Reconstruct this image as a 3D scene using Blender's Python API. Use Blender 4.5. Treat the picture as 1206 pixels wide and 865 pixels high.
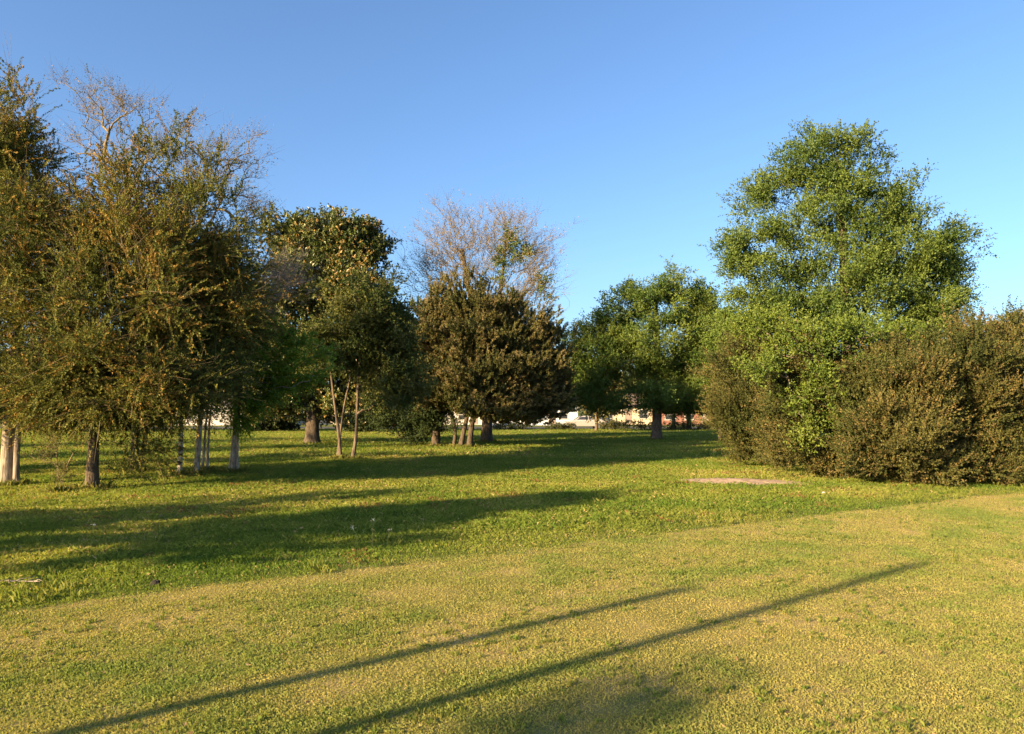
import bpy, math
import numpy as np
R = math.radians
for o in list(bpy.data.objects):
    bpy.data.objects.remove(o)
S = bpy.context.scene
COL = S.collection

# ------------------------------------------------------------------ camera
CAM_H, F, HOR, CX, CY = 2.2, 900.0, 482.0, 603.0, 432.5
K = CAM_H / 1.7                       # distances below were measured for an eye at 1.7 m
PITCH = math.atan((HOR - CY) / F)
cam_d = bpy.data.cameras.new('camera')
cam = bpy.data.objects.new('camera', cam_d)
COL.objects.link(cam)
cam.location = (0, 0, CAM_H)
cam.rotation_euler = (R(90) + PITCH, 0, 0)
cam_d.sensor_width = 36
cam_d.lens = 36 * F / 1206
cam_d.clip_end = 3000
S.camera = cam

# ------------------------------------------------------------------ sky, sun
SUN_EL, SUN_AZ = R(17.5), math.atan2(-0.777, -0.629)      # azimuth clockwise from +Y
W = bpy.data.worlds.new('World')
S.world = W
W.use_nodes = True
nt = W.node_tree
nt.nodes.clear()
wo = nt.nodes.new('ShaderNodeOutputWorld')
bg = nt.nodes.new('ShaderNodeBackground')
sk = nt.nodes.new('ShaderNodeTexSky')
sk.sky_type = 'NISHITA'
sk.sun_disc = False
sk.sun_elevation = SUN_EL
sk.sun_rotation = SUN_AZ
sk.altitude = 0
sk.air_density = 0.95
sk.dust_density = 1.8
sk.ozone_density = 4.6
bg.inputs['Strength'].default_value = 0.072
nt.links.new(sk.outputs[0], bg.inputs[0])
nt.links.new(bg.outputs[0], wo.inputs[0])
sd = bpy.data.lights.new('sun', 'SUN')
sun = bpy.data.objects.new('sun', sd)
COL.objects.link(sun)
sd.energy = 5.0
sd.angle = R(0.75)
sd.color = (1.0, 0.70, 0.36)
sx, sy, sz = math.sin(SUN_AZ) * math.cos(SUN_EL), math.cos(SUN_AZ) * math.cos(SUN_EL), math.sin(SUN_EL)
from mathutils import Vector
sun.rotation_euler = Vector((sx, sy, sz)).to_track_quat('Z', 'Y').to_euler()
sun.location = (sx * 60, sy * 60, sz * 60)
S.view_settings.view_transform = 'Standard'
S.view_settings.look = 'None'
S.view_settings.exposure = 2.0
S.view_settings.gamma = 1
S.render.engine = 'CYCLES'
S.cycles.max_bounces = 6
S.cycles.diffuse_bounces = 3
S.cycles.glossy_bounces = 2
S.cycles.transmission_bounces = 4
S.cycles.transparent_max_bounces = 4

# ------------------------------------------------------------------ helpers
def gd(py):
    return CAM_H * F / (py - HOR)

def at(px, py, d):
    """point seen at photo pixel (px, py), d metres in front of the camera"""
    x, y = (px - CX) / F, (CY - py) / F
    fy = math.cos(PITCH) - y * math.sin(PITCH)
    fz = math.sin(PITCH) + y * math.cos(PITCH)
    k = d / fy
    return np.array([x * k, d, CAM_H + fz * k])

def ground_at(px, py):
    d = gd(py)
    p = at(px, py, d)
    p[2] = 0
    return p

def ppm(d):
    return F / d

def hash3(i, j, k, s):
    n = (i.astype(np.int64) * 374761393 + j.astype(np.int64) * 668265263 + k.astype(np.int64) * 2147483647 + s * 974711) & 0xffffffff
    n = ((n ^ (n >> 13)) * 1274126177) & 0xffffffff
    n = ((n ^ (n >> 16)) * 2246822519) & 0xffffffff
    return ((n ^ (n >> 15)) & 0xffffff) / float(0xffffff)

def vnoise(P, s=0):
    """value noise in [0,1], P (n,3)"""
    P = np.asarray(P, float)
    I = np.floor(P).astype(np.int64)
    f = P - I
    f = f * f * (3 - 2 * f)
    r = 0
    for a in (0, 1):
        wa = f[:, 0] if a else 1 - f[:, 0]
        for b in (0, 1):
            wb = f[:, 1] if b else 1 - f[:, 1]
            for c in (0, 1):
                wc = f[:, 2] if c else 1 - f[:, 2]
                r = r + wa * wb * wc * hash3(I[:, 0] + a, I[:, 1] + b, I[:, 2] + c, s)
    return r

def noise2(x, y, sc, s=0, oc=2):
    P = np.stack([x / sc, y / sc, np.full_like(x, 0.5)], 1)
    r = vnoise(P, s)
    t, a = 1.0, 0.5
    for o in range(1, oc):
        P = P * 2.03 + 7.7
        r = r + a * vnoise(P, s + o)
        t += a
        a *= .5
    return r / t

def unit(v):
    return v / np.maximum(np.linalg.norm(v, axis=-1, keepdims=True), 1e-9)

def link(o, parent=None):
    COL.objects.link(o)
    if parent is not None:
        o.parent = parent
    return o

def npmesh(name, verts, faces, mat, parent=None, cols=None, smooth=False):
    """mesh from equal-size polygons (numpy)"""
    verts = np.ascontiguousarray(verts, np.float32)
    faces = np.ascontiguousarray(faces, np.int32)
    if parent is not None:
        verts = verts - np.array(parent.location, np.float32)
    me = bpy.data.meshes.new(name)
    nf, k = faces.shape
    me.vertices.add(len(verts))
    me.vertices.foreach_set('co', verts.ravel())
    me.loops.add(nf * k)
    me.loops.foreach_set('vertex_index', faces.ravel())
    me.polygons.add(nf)
    me.polygons.foreach_set('loop_start', np.arange(0, nf * k, k, dtype=np.int32))
    me.polygons.foreach_set('use_smooth', np.full(nf, smooth, bool))
    me.update(calc_edges=True)
    if cols is not None:
        at_ = me.color_attributes.new('col', 'FLOAT_COLOR', 'POINT')
        c4 = np.ones((len(verts), 4), np.float32)
        c4[:, :3] = cols
        at_.data.foreach_set('color', c4.ravel())
    me.materials.append(mat)
    o = bpy.data.objects.new(name, me)
    return link(o, parent)

class MB:
    """collects boxes, prisms and tubes with mixed polygons"""
    def __init__(s):
        s.v, s.f = [], []
    def add(s, vs, fs):
        b = len(s.v)
        s.v += [tuple(map(float, v)) for v in vs]
        s.f += [tuple(b + i for i in f) for f in fs]
    def box(s, x0, x1, y0, y1, z0, z1):
        s.add([(x0,y0,z0),(x1,y0,z0),(x1,y1,z0),(x0,y1,z0),(x0,y0,z1),(x1,y0,z1),(x1,y1,z1),(x0,y1,z1)],
              [(3,2,1,0),(4,5,6,7),(0,1,5,4),(1,2,6,5),(2,3,7,6),(3,0,4,7)])
    def prism_x(s, prof, x0, x1):
        """profile of (y,z) extruded along x"""
        n = len(prof)
        s.add([(x0, y, z) for y, z in prof] + [(x1, y, z) for y, z in prof],
              [tuple(range(n - 1, -1, -1)), tuple(range(n, 2 * n))] + [(i, (i + 1) % n, n + (i + 1) % n, n + i) for i in range(n)])
    def prism_y(s, prof, y0, y1):
        n = len(prof)
        s.add([(x, y0, z) for x, z in prof] + [(x, y1, z) for x, z in prof],
              [tuple(range(n)), tuple(range(2 * n - 1, n - 1, -1))] + [((i + 1) % n, i, n + i, n + (i + 1) % n) for i in range(n)])
    def cyl_y(s, cx, cz, r, y0, y1, n=16):
        s.prism_y([(cx + r * math.cos(2 * math.pi * i / n), cz + r * math.sin(2 * math.pi * i / n)) for i in range(n)], y0, y1)
    def build(s, name, mat, parent=None, bevel=0, loc=None):
        me = bpy.data.meshes.new(name)
        me.from_pydata(s.v, [], s.f)
        me.update()
        me.materials.append(mat)
        o = link(bpy.data.objects.new(name, me), parent)
        if loc is not None:
            o.location = loc
        if bevel:
            m = o.modifiers.new('bevel', 'BEVEL')
            m.width = bevel
            m.segments = 2
            m.limit_method = 'ANGLE'
        return o

def tag(o, label=None, cat=None, group=None, kind=None):
    if label: o['label'] = label
    if cat: o['category'] = cat
    if group: o['group'] = group
    if kind: o['kind'] = kind
    return o

def thing(name, loc, label, cat, group=None, rz=0):
    o = bpy.data.objects.new(name, None)
    COL.objects.link(o)
    o.empty_display_size = .3
    o.location = tuple(float(c) for c in loc)
    o.rotation_euler = (0, 0, rz)
    return tag(o, label, cat, group)

# ------------------------------------------------------------------ materials
def newmat(name):
    m = bpy.data.materials.new(name)
    m.use_nodes = True
    m.node_tree.nodes.clear()
    return m, m.node_tree.nodes, m.node_tree.links

def leaf_mat(name, trans=0.3, rough=0.55, spec=0.25):
    m, N, L = newmat(name)
    out = N.new('ShaderNodeOutputMaterial')
    a = N.new('ShaderNodeAttribute'); a.attribute_name = 'col'
    p = N.new('ShaderNodeBsdfPrincipled')
    p.inputs['Roughness'].default_value = rough
    p.inputs['Specular IOR Level'].default_value = spec
    t = N.new('ShaderNodeBsdfTranslucent')
    g = N.new('ShaderNodeMix'); g.data_type = 'RGBA'; g.blend_type = 'MULTIPLY'
    g.inputs[0].default_value = 1
    g.inputs[7].default_value = (1.25, 1.2, .6, 1)
    L.new(a.outputs['Color'], p.inputs['Base Color'])
    L.new(a.outputs['Color'], g.inputs[6])
    L.new(g.outputs[2], t.inputs['Color'])
    mx = N.new('ShaderNodeMixShader'); mx.inputs[0].default_value = trans
    L.new(p.outputs[0], mx.inputs[1]); L.new(t.outputs[0], mx.inputs[2])
    L.new(mx.outputs[0], out.inputs[0])
    return m

def bark_mat(name, c1, c2, scale=6, stretch=.18, bump=.9, spots=None):
    m, N, L = newmat(name)
    out = N.new('ShaderNodeOutputMaterial')
    p = N.new('ShaderNodeBsdfPrincipled')
    p.inputs['Roughness'].default_value = .9
    p.inputs['Specular IOR Level'].default_value = .15
    g = N.new('ShaderNodeNewGeometry')
    mp = N.new('ShaderNodeMapping')
    mp.inputs['Scale'].default_value = (scale, scale, scale * stretch)
    nz = N.new('ShaderNodeTexNoise')
    nz.inputs['Scale'].default_value = 2.2
    nz.inputs['Detail'].default_value = 6
    nz.inputs['Roughness'].default_value = .65
    r = N.new('ShaderNodeValToRGB')
    r.color_ramp.elements[0].position = .38
    r.color_ramp.elements[1].position = .64
    r.color_ramp.elements[0].color = (*c1, 1)
    r.color_ramp.elements[1].color = (*c2, 1)
    L.new(g.outputs['Position'], mp.inputs[0])
    L.new(mp.outputs[0], nz.inputs['Vector'])
    L.new(nz.outputs[0], r.inputs[0])
    cur = r.outputs[0]
    if spots:
        mp2 = N.new('ShaderNodeMapping')
        mp2.inputs['Scale'].default_value = (5, 5, 13)
        n2 = N.new('ShaderNodeTexNoise')
        n2.inputs['Scale'].default_value = 1.0
        n2.inputs['Detail'].default_value = 3
        r2 = N.new('ShaderNodeValToRGB')
        r2.color_ramp.elements[0].position = spots[1]
        r2.color_ramp.elements[1].position = spots[1] + .06
        mx = N.new('ShaderNodeMix'); mx.data_type = 'RGBA'
        L.new(g.outputs['Position'], mp2.inputs[0])
        L.new(mp2.outputs[0], n2.inputs['Vector'])
        L.new(n2.outputs[0], r2.inputs[0])
        L.new(r2.outputs[0], mx.inputs[0])
        L.new(cur, mx.inputs[6])
        mx.inputs[7].default_value = (*spots[0], 1)
        cur = mx.outputs[2]
    b = N.new('ShaderNodeBump')
    b.inputs['Strength'].default_value = bump
    b.inputs['Distance'].default_value = .03
    L.new(nz.outputs[0], b.inputs['Height'])
    L.new(b.outputs[0], p.inputs['Normal'])
    L.new(cur, p.inputs['Base Color'])
    L.new(p.outputs[0], out.inputs[0])
    return m

def plain(name, c, rough=.7, var=.15, scale=3, metal=0, spec=.3, emit=None):
    m, N, L = newmat(name)
    out = N.new('ShaderNodeOutputMaterial')
    p = N.new('ShaderNodeBsdfPrincipled')
    p.inputs['Roughness'].default_value = rough
    p.inputs['Metallic'].default_value = metal
    p.inputs['Specular IOR Level'].default_value = spec
    g = N.new('ShaderNodeNewGeometry')
    nz = N.new('ShaderNodeTexNoise')
    nz.inputs['Scale'].default_value = scale
    nz.inputs['Detail'].default_value = 5
    r = N.new('ShaderNodeValToRGB')
    r.color_ramp.elements[0].position = .3
    r.color_ramp.elements[1].position = .7
    r.color_ramp.elements[0].color = (*[k * (1 - var) for k in c], 1)
    r.color_ramp.elements[1].color = (*[min(1, k * (1 + var)) for k in c], 1)
    L.new(g.outputs['Position'], nz.inputs['Vector'])
    L.new(nz.outputs[0], r.inputs[0])
    L.new(r.outputs[0], p.inputs['Base Color'])
    L.new(p.outputs[0], out.inputs[0])
    return m

LEAF = leaf_mat('leaf', .28)
NEEDLE = leaf_mat('needle', .15, .7, .12)
GLOSSY = leaf_mat('glossy_leaf', .12, .4, .35)
BLADE = leaf_mat('grass_blade', .45, .7, .1)
B_GREY = bark_mat('grey_bark', (.1, .08, .062), (.33, .29, .235), 7, .15)
B_DARK = bark_mat('dark_bark', (.035, .028, .022), (.12, .095, .07), 8)
B_BROWN = bark_mat('brown_bark', (.06, .046, .035), (.18, .145, .11), 8)
B_PALE = bark_mat('pale_bark', (.17, .14, .11), (.46, .41, .34), 6, .3, .6)
B_SPOT = bark_mat('spotted_bark', (.3, .27, .22), (.52, .48, .4), 5, .4, .3, ((.05, .042, .034), .5))
B_TWIG = bark_mat('twig_bark', (.11, .09, .052), (.215, .175, .105), 10, .4, .2)
B_PINK = bark_mat('bare_twig_bark', (.2, .17, .15), (.36, .31, .28), 10, .4, .2)

# ------------------------------------------------------------------ ground
MOWA, MOWB = 9.25 * K, 0.63        # mown edge: y = MOWA + MOWB x
def mow_side(x, y):
    """> 0 in the uncut meadow"""
    return (y - (MOWA + MOWB * x)) * .846 + (noise2(x, y, 1.3, 5, 3) - .5) * 1.0 + (noise2(x, y, .25, 6) - .5) * .35

def ground_material():
    m, N, L = newmat('soil_and_turf')
    out = N.new('ShaderNodeOutputMaterial')
    p = N.new('ShaderNodeBsdfPrincipled')
    p.inputs['Roughness'].default_value = .95
    p.inputs['Specular IOR Level'].default_value = .1
    g = N.new('ShaderNodeNewGeometry')
    def noise(sc, det=6, rough=.6):
        n = N.new('ShaderNodeTexNoise')
        n.inputs['Scale'].default_value = sc
        n.inputs['Detail'].default_value = det
        n.inputs['Roughness'].default_value = rough
        L.new(g.outputs['Position'], n.inputs['Vector'])
        return n.outputs[0]
    def ramp(inp, stops):
        r = N.new('ShaderNodeValToRGB')
        e = r.color_ramp.elements
        while len(e) < len(stops): e.new(.5)
        for k, (pos, c) in enumerate(stops):
            e[k].position = pos
            e[k].color = (*c, 1) if isinstance(c, tuple) else (c, c, c, 1)
        L.new(inp, r.inputs[0])
        return r.outputs[0]
    def mix(f, a, b, blend='MIX'):
        x = N.new('ShaderNodeMix'); x.data_type = 'RGBA'; x.blend_type = blend
        if isinstance(f, float): x.inputs[0].default_value = f
        else: L.new(f, x.inputs[0])
        L.new(a, x.inputs[6]); L.new(b, x.inputs[7])
        return x.outputs[2]
    mown = ramp(noise(.9, 8), [(.3, (.13, .14, .035)), (.5, (.22, .2, .06)), (.66, (.32, .25, .11)), (.8, (.36, .27, .15))])
    fine = ramp(noise(45, 4, .7), [(.3, .6), (.7, 1.25)])
    mown = mix(.9, mown, fine, 'MULTIPLY')
    mead = ramp(noise(.5, 8), [(.3, (.06, .085, .018)), (.55, (.11, .135, .03)), (.75, (.16, .15, .05))])
    fine2 = ramp(noise(14, 6, .75), [(.3, .4), (.7, 1.3)])
    mead = mix(.9, mead, fine2, 'MULTIPLY')
    sp = N.new('ShaderNodeSeparateXYZ'); L.new(g.outputs['Position'], sp.inputs[0])
    m1 = N.new('ShaderNodeMath'); m1.operation = 'MULTIPLY_ADD'
    L.new(sp.outputs[0], m1.inputs[0]); m1.inputs[1].default_value = -MOWB; m1.inputs[2].default_value = -MOWA
    m2 = N.new('ShaderNodeMath'); m2.operation = 'ADD'
    L.new(m1.outputs[0], m2.inputs[0]); L.new(sp.outputs[1], m2.inputs[1])
    m3 = N.new('ShaderNodeMath'); m3.operation = 'MULTIPLY_ADD'
    L.new(noise(1.2), m3.inputs[0]); m3.inputs[1].default_value = .8; L.new(m2.outputs[0], m3.inputs[2])
    L.new(mix(ramp(m3.outputs[0], [(.3, 0.), (.55, 1.)]), mown, mead), p.inputs['Base Color'])
    b = N.new('ShaderNodeBump'); b.inputs['Strength'].default_value = .6; b.inputs['Distance'].default_value = .04
    L.new(noise(22, 6, .7), b.inputs['Height']); L.new(b.outputs[0], p.inputs['Normal'])
    L.new(p.outputs[0], out.inputs[0])
    return m
mb = MB()
mb.add([(-900, -300, 0), (900, -300, 0), (900, 1500, 0), (-900, 1500, 0)], [(0, 1, 2, 3)])
tag(mb.build('ground', ground_material()), kind='structure')

ROAD0, ROAD1 = 66.0 * K, 73.0 * K
mb = MB()
mb.add([(-200, ROAD0, .004), (200, ROAD0, .004), (200, ROAD1, .004), (-200, ROAD1, .004)], [(0, 1, 2, 3)])
tag(mb.build('road', plain('asphalt', (.055, .054, .052), .9, .25, 2)), kind='structure')

# bare dirt patch beside the cedars
rg = np.random.default_rng(7)
pc = at(862, 567, gd(567)); pc[2] = 0
ang = np.linspace(0, 2 * math.pi, 48, endpoint=False)
rr = 1 + (noise2(np.cos(ang) * 2 + 9, np.sin(ang) * 2, .5, 3, 3) - .5) * 1.0
dx = np.cos(ang) * 1.45 * K * rr; dy = np.sin(ang) * .85 * K * rr
ring = np.stack([pc[0] + dx + .2, pc[1] + dy - dx * .18, np.full(48, .012)], 1)
mb = MB()
mb.add([(pc[0], pc[1], .09)] + ring.tolist(), [(0, 1 + i, 1 + (i + 1) % 48) for i in range(48)])
tag(mb.build('dirt_patch', plain('bare_dirt', (.34, .25, .175), .95, .4, 7)), kind='structure')
DIRT = (pc[0] + .2, pc[1] - .15, 1.55 * K, 1.0 * K)

# ------------------------------------------------------------------ grass
def blades(name, x, y, h, w, cols, rng, lean=.5, label=None):
    n = len(x)
    a = rng.uniform(0, 2 * math.pi, n)
    l = rng.uniform(.1, lean, n) * h
    la = rng.uniform(0, 2 * math.pi, n)
    bx = np.cos(a) * w / 2; by = np.sin(a) * w / 2
    mx_ = x + np.cos(la) * l * .35; my_ = y + np.sin(la) * l * .35
    tx = x + np.cos(la) * l; ty = y + np.sin(la) * l
    z0 = np.full(n, -.005)
    V = np.empty((n, 4, 3))
    V[:, 0] = np.stack([x - bx, y - by, z0], 1)
    V[:, 1] = np.stack([x + bx, y + by, z0], 1)
    V[:, 2] = np.stack([mx_ + bx * .8, my_ + by * .8, h * .6], 1)
    V[:, 3] = np.stack([tx, ty, h * np.sqrt(np.maximum(.1, 1 - (l / h) ** 2 * .6))], 1)
    Fc = np.arange(n * 4).reshape(n, 4)
    o = npmesh(name, V.reshape(-1, 3), Fc, BLADE, None, np.repeat(cols, 4, 0))
    return tag(o, label, 'grass', kind='stuff')

def scatter(rng, n, d0, d1, pw, spread=.78):
    """points in the view wedge, density ~ d^-pw"""
    e = 2 - pw
    u = rng.random(n)
    d = (d0 ** e + u * (d1 ** e - d0 ** e)) ** (1 / e)
    x = (rng.random(n) * 2 - 1) * (d * spread + 1.2)
    return x, d

def lerp(a, b, t):
    return np.asarray(a) * (1 - t[:, None]) + np.asarray(b) * t[:, None]

rng = np.random.default_rng(11)
x, y = scatter(rng, 1600000, 3.4, 25, 1.6)
k = mow_side(x, y) < rng.normal(0, .06, len(x))
x, y = x[k], y[k]
n = len(x)
pn = noise2(x, y, 2.6, 21, 5)
pn2 = noise2(x + y * MOWB, (y - MOWB * x) * 4, 3.2, 31, 2)      # faint stripes along the mowing
md = noise2(x, y, .55, 37, 3)
fn = noise2(x, y, .12, 41, 2)
dry = np.clip((pn * .75 + pn2 * .3 + md * .45 + fn * .15 - .83) * 3.0 + .5 + .012 * x, 0, 1)
keep = rng.random(n) > dry * .4
x, y, dry, fn, md = x[keep], y[keep], dry[keep], fn[keep], md[keep]
n = len(x)
col = lerp((.125, .17, .042), (.285, .25, .08), np.clip(dry * .95 + rng.normal(0, .09, n), 0, 1))
straw = rng.random(n) < (.03 + dry * .25)
col[straw] = lerp((.3, .24, .1), (.42, .33, .17), rng.random(straw.sum()))
col *= rng.uniform(.88, 1.12, n)[:, None] * 1.25
h = rng.uniform(.010, .027, n) * (.6 + .9 * fn) * (1.25 - .6 * dry)
h[straw] *= .6
w = rng.uniform(.0025, .0045, n) * np.clip(y / 5.5, .8, 3)
blades('mown_grass', x, y, h, w, col, rng, 1.5)

def meadow(seed, n, d0, d1, pw, hmul, wmul, name):
    rng = np.random.default_rng(seed)
    x, y = scatter(rng, n, d0, d1, pw)
    ms = mow_side(x, y)
    k = ms > rng.normal(0, .07, n)
    ex = ((x - DIRT[0]) / DIRT[2]) ** 2 + ((y - DIRT[1] + (x - DIRT[0]) * .18) / DIRT[3]) ** 2
    k &= (ex > .8 + rng.normal(0, .22, n)) | (rng.random(n) < .05)
    x, y, ms = x[k], y[k], ms[k]
    n = len(x)
    pn = noise2(x, y, 2.2, 61, 4)
    cl = noise2(x, y, .45, 71, 2)
    t = np.clip((pn - .5) * 2.2 + .45 + rng.normal(0, .1, n), 0, 1)
    col = lerp((.08, .13, .02), (.185, .2, .04), t)
    st = rng.random(n) < .04 + .1 * (pn > .58)
    col[st] = lerp((.24, .19, .075), (.33, .26, .14), rng.random(st.sum()))
    rd = (noise2(x, y, .8, 81, 2) > .68) & (rng.random(n) < .3)
    col[rd] = (.17, .09, .045)
    col *= rng.uniform(.8, 1.2, n)[:, None] * 1.25
    tall = np.clip(ms / 4 + .35, .35, 1)
    h = rng.uniform(.04, .15, n) * (.3 + 1.3 * cl) * tall * hmul
    w = rng.uniform(.003, .006, n) * wmul * np.clip(y / 11, .8, 4)
    blades(name, x, y, h, w, col, rng, 1.1)
meadow(101, 950000, 7, 35, 1.55, .8, .8, 'meadow_grass')
meadow(102, 330000, 35, 84.5, 1.25, 1.1, 1.2, 'far_meadow_grass')

def tufts(name, seed, n, d0, d1, h0, h1, side, c1, c2, nb=12):
    rng = np.random.default_rng(seed)
    x, y = scatter(rng, n, d0, d1, 1.3)
    ms = mow_side(x, y)
    k = (ms > 0) if side > 0 else (ms < -.05)
    k &= noise2(x, y, 1.1, seed, 3) > .5
    k &= ((x - DIRT[0]) / DIRT[2]) ** 2 + ((y - DIRT[1]) / DIRT[3]) ** 2 > 1.1
    x, y = x[k], y[k]
    n = len(x)
    hh = np.repeat(rng.uniform(h0, h1, n), nb)
    tone = np.repeat(rng.random(n), nb)
    X = np.repeat(x, nb) + rng.normal(size=n * nb) * hh * .3; Y = np.repeat(y, nb) + rng.normal(size=n * nb) * hh * .3
    col = lerp(c1, c2, tone) * rng.uniform(.8, 1.2, n * nb)[:, None]
    blades(name, X, Y, hh * rng.uniform(.5, 1.1, n * nb), rng.uniform(.004, .008, n * nb) * np.clip(Y / 9, .8, 3), col, rng, .9)
tufts('lawn_tufts', 201, 9000, 3.4, 24, .025, .06, -1, (.1, .16, .03), (.2, .22, .05))
tufts('meadow_tufts', 202, 11000, 8, 60, .06, .16, 1, (.09, .15, .025), (.2, .21, .05))
rng = np.random.default_rng(203)
x, y = scatter(rng, 1500, 3.6, 24, 1.2)
n = len(x)
a = rng.uniform(0, 6.28, n); l = rng.uniform(.02, .05, n); z = rng.uniform(.02, .045, n)
tx, ty = np.cos(a), np.sin(a)
V = np.empty((n, 4, 3))
for q, (fa, fb) in enumerate(((-.5, 0), (0, .28), (.5, 0), (0, -.28))):
    V[:, q] = np.stack([x + (tx * fa - ty * fb) * l, y + (ty * fa + tx * fb) * l, z + rng.normal(0, .006, n)], 1)
tag(npmesh('leaf_litter', V.reshape(-1, 3), np.arange(n * 4).reshape(n, 4), BLADE, None, np.repeat(lerp((.13, .08, .04), (.36, .27, .15), rng.random(n)), 4, 0)), None, 'fallen leaves', kind='stuff')

# ------------------------------------------------------------------ tree machinery
def tube(P, rad, sides, VV, FF):
    P = np.asarray(P, float); n = len(P)
    T = np.gradient(P, axis=0); T = unit(T)
    ref = np.array([1.0, 0, 0]) if abs(T[0, 0]) < .8 else np.array([0, 1.0, 0])
    A = unit(np.cross(T, ref)); B = np.cross(T, A)
    th = np.linspace(0, 2 * math.pi, sides, endpoint=False)
    ringv = P[:, None, :] + rad[:, None, None] * (A[:, None, :] * np.cos(th)[None, :, None] + B[:, None, :] * np.sin(th)[None, :, None])
    b = VV[0]
    VV[1].append(ringv.reshape(-1, 3))
    i = np.arange(n - 1)[:, None] * sides
    j = np.arange(sides)[None, :]
    j2 = (j + 1) % sides
    FF.append(np.stack([b + i + j, b + i + j2, b + i + sides + j2, b + i + sides + j], -1).reshape(-1, 4))
    VV[0] += n * sides

def smooth_path(pts, step=.3):
    pts = np.asarray(pts, float)
    if len(pts) > 2:
        for _ in range(2):
            q = [pts[0]]
            for a, b in zip(pts[:-1], pts[1:]):
                q += [a * .75 + b * .25, a * .25 + b * .75]
            q.append(pts[-1]); pts = np.array(q)
    s = np.r_[0, np.cumsum(np.linalg.norm(np.diff(pts, axis=0), axis=1))]
    m = max(4, int(s[-1] / step) + 1)
    t = np.linspace(0, s[-1], m)
    return np.stack([np.interp(t, s, pts[:, i]) for i in range(3)], 1)

def trunk_mesh(name, pts, r0, r1, mat, parent, rng, sides=14, flare=.45, lump=.14):
    P = smooth_path(pts, .12)
    n = len(P)
    s = np.linspace(0, 1, n)
    hgt = P[:, 2]
    rad = r0 + (r1 - r0) * s ** .8
    rad = rad * (1 + flare * np.exp(-np.maximum(hgt, 0) / (r0 * 1.6)))
    th = np.linspace(0, 2 * math.pi, sides, endpoint=False)
    T = unit(np.gradient(P, axis=0))
    A = unit(np.cross(T, np.array([0, 1.0, 0]))); B = np.cross(T, A)
    ph = rng.uniform(0, 6)
    V = []
    for i in range(n):
        q = np.stack([np.cos(th) * 1.5 + ph, np.sin(th) * 1.5, np.full(sides, hgt[i] * .9)], 1)
        fl = 1 + lump * 2 * (vnoise(q, 3) - .5) + .12 * np.sin(th * 5 + ph) * np.exp(-max(hgt[i], 0) / .35)
        V.append(P[i] + rad[i] * fl[:, None] * (A[i] * np.cos(th)[:, None] + B[i] * np.sin(th)[:, None]))
    V = np.concatenate(V)
    i = np.arange(n - 1)[:, None] * sides; j = np.arange(sides)[None]; j2 = (j + 1) % sides
    Fq = np.stack([i + j, i + j2, i + sides + j2, i + sides + j], -1).reshape(-1, 4)
    npmesh(name, V, Fq, mat, parent, None, True)
    return P, rad

NSUB, KMUL, LMUL = 4.0, 1.2, 1.45
def clumps(lobes, rng, sub=.36, nsub=14, per=10, shell=2.2, gap=.0, seed=0, zmin=.3, tight=.6, org=None, rad=.6, stretch=1.6):
    """cluster centres and outward directions: every lobe (centre, radii, density) holds many small tufts with gaps
    between; tufts stretch along the limbs that radiate from the crown's origin"""
    C, D = [], []
    for c, r, w in lobes:
        m = max(3, int(nsub * w * NSUB))
        d = unit(rng.normal(size=(m, 3)))
        d[:, 2] = np.where(d[:, 2] < -.75, -d[:, 2], d[:, 2])
        rr_ = rng.random(m) ** (1 / shell)
        bump = 1 + .8 * (vnoise(d * 2.3 + seed + 11, seed) - .55)
        sc = c + d * r * (rr_ * bump)[:, None]
        for k_ in range(m):
            q = max(2, int(per * .6 * rng.uniform(.4, 1.6)))
            o = rng.normal(size=(q, 3)) * .5
            o[:, 2] *= .65
            ax = unit((sc[k_] - c) / r)
            if org is not None:
                ax = unit(rad * unit(sc[k_] - org) + (1 - rad) * ax)
            o = o + ax * (o @ ax)[:, None] * stretch
            pts = sc[k_] + o * np.minimum(r, r.mean()) * sub * tight * rng.uniform(.6, 1.2)
            C.append(pts)
            D.append(unit(ax + .45 * unit(o)))
    C = np.concatenate(C); D = np.concatenate(D)
    k_ = C[:, 2] > zmin
    if gap > 0:
        k_ &= vnoise(C * .75 + seed * 3.1, seed) > gap
    return C[k_], D[k_]

def limb_clumps(d, limbs, rng):
    """foliage strung along explicit limbs: (origin px, origin py, [(px, py, depth offset)], clusters per limb, spread m, start)"""
    C, D = [], []
    for ox, oy, ends, n, spread, t0 in limbs:
        o = at(ox, oy, d)
        for e in ends:
            q = at(e[0], e[1], d + e[2])
            mid = o * .45 + q * .55 + np.array([0, 0, -.12 * np.linalg.norm(q - o)]) + rng.normal(size=3) * .25
            m = max(4, int(n * rng.uniform(.7, 1.3)))
            t = t0 + (1 - t0) * rng.random(m) ** .85
            p = o * ((1 - t) ** 2)[:, None] + mid * (2 * t * (1 - t))[:, None] + q * (t ** 2)[:, None]
            tg = unit((mid - o) * (1 - t)[:, None] + (q - mid) * t[:, None])
            off = rng.normal(size=(m, 3)) * spread * (1.15 - t)[:, None]
            C.append(p + off)
            D.append(unit(tg + .5 * unit(off) + np.array([0, 0, .2])))
    return np.concatenate(C), np.concatenate(D)

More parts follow.
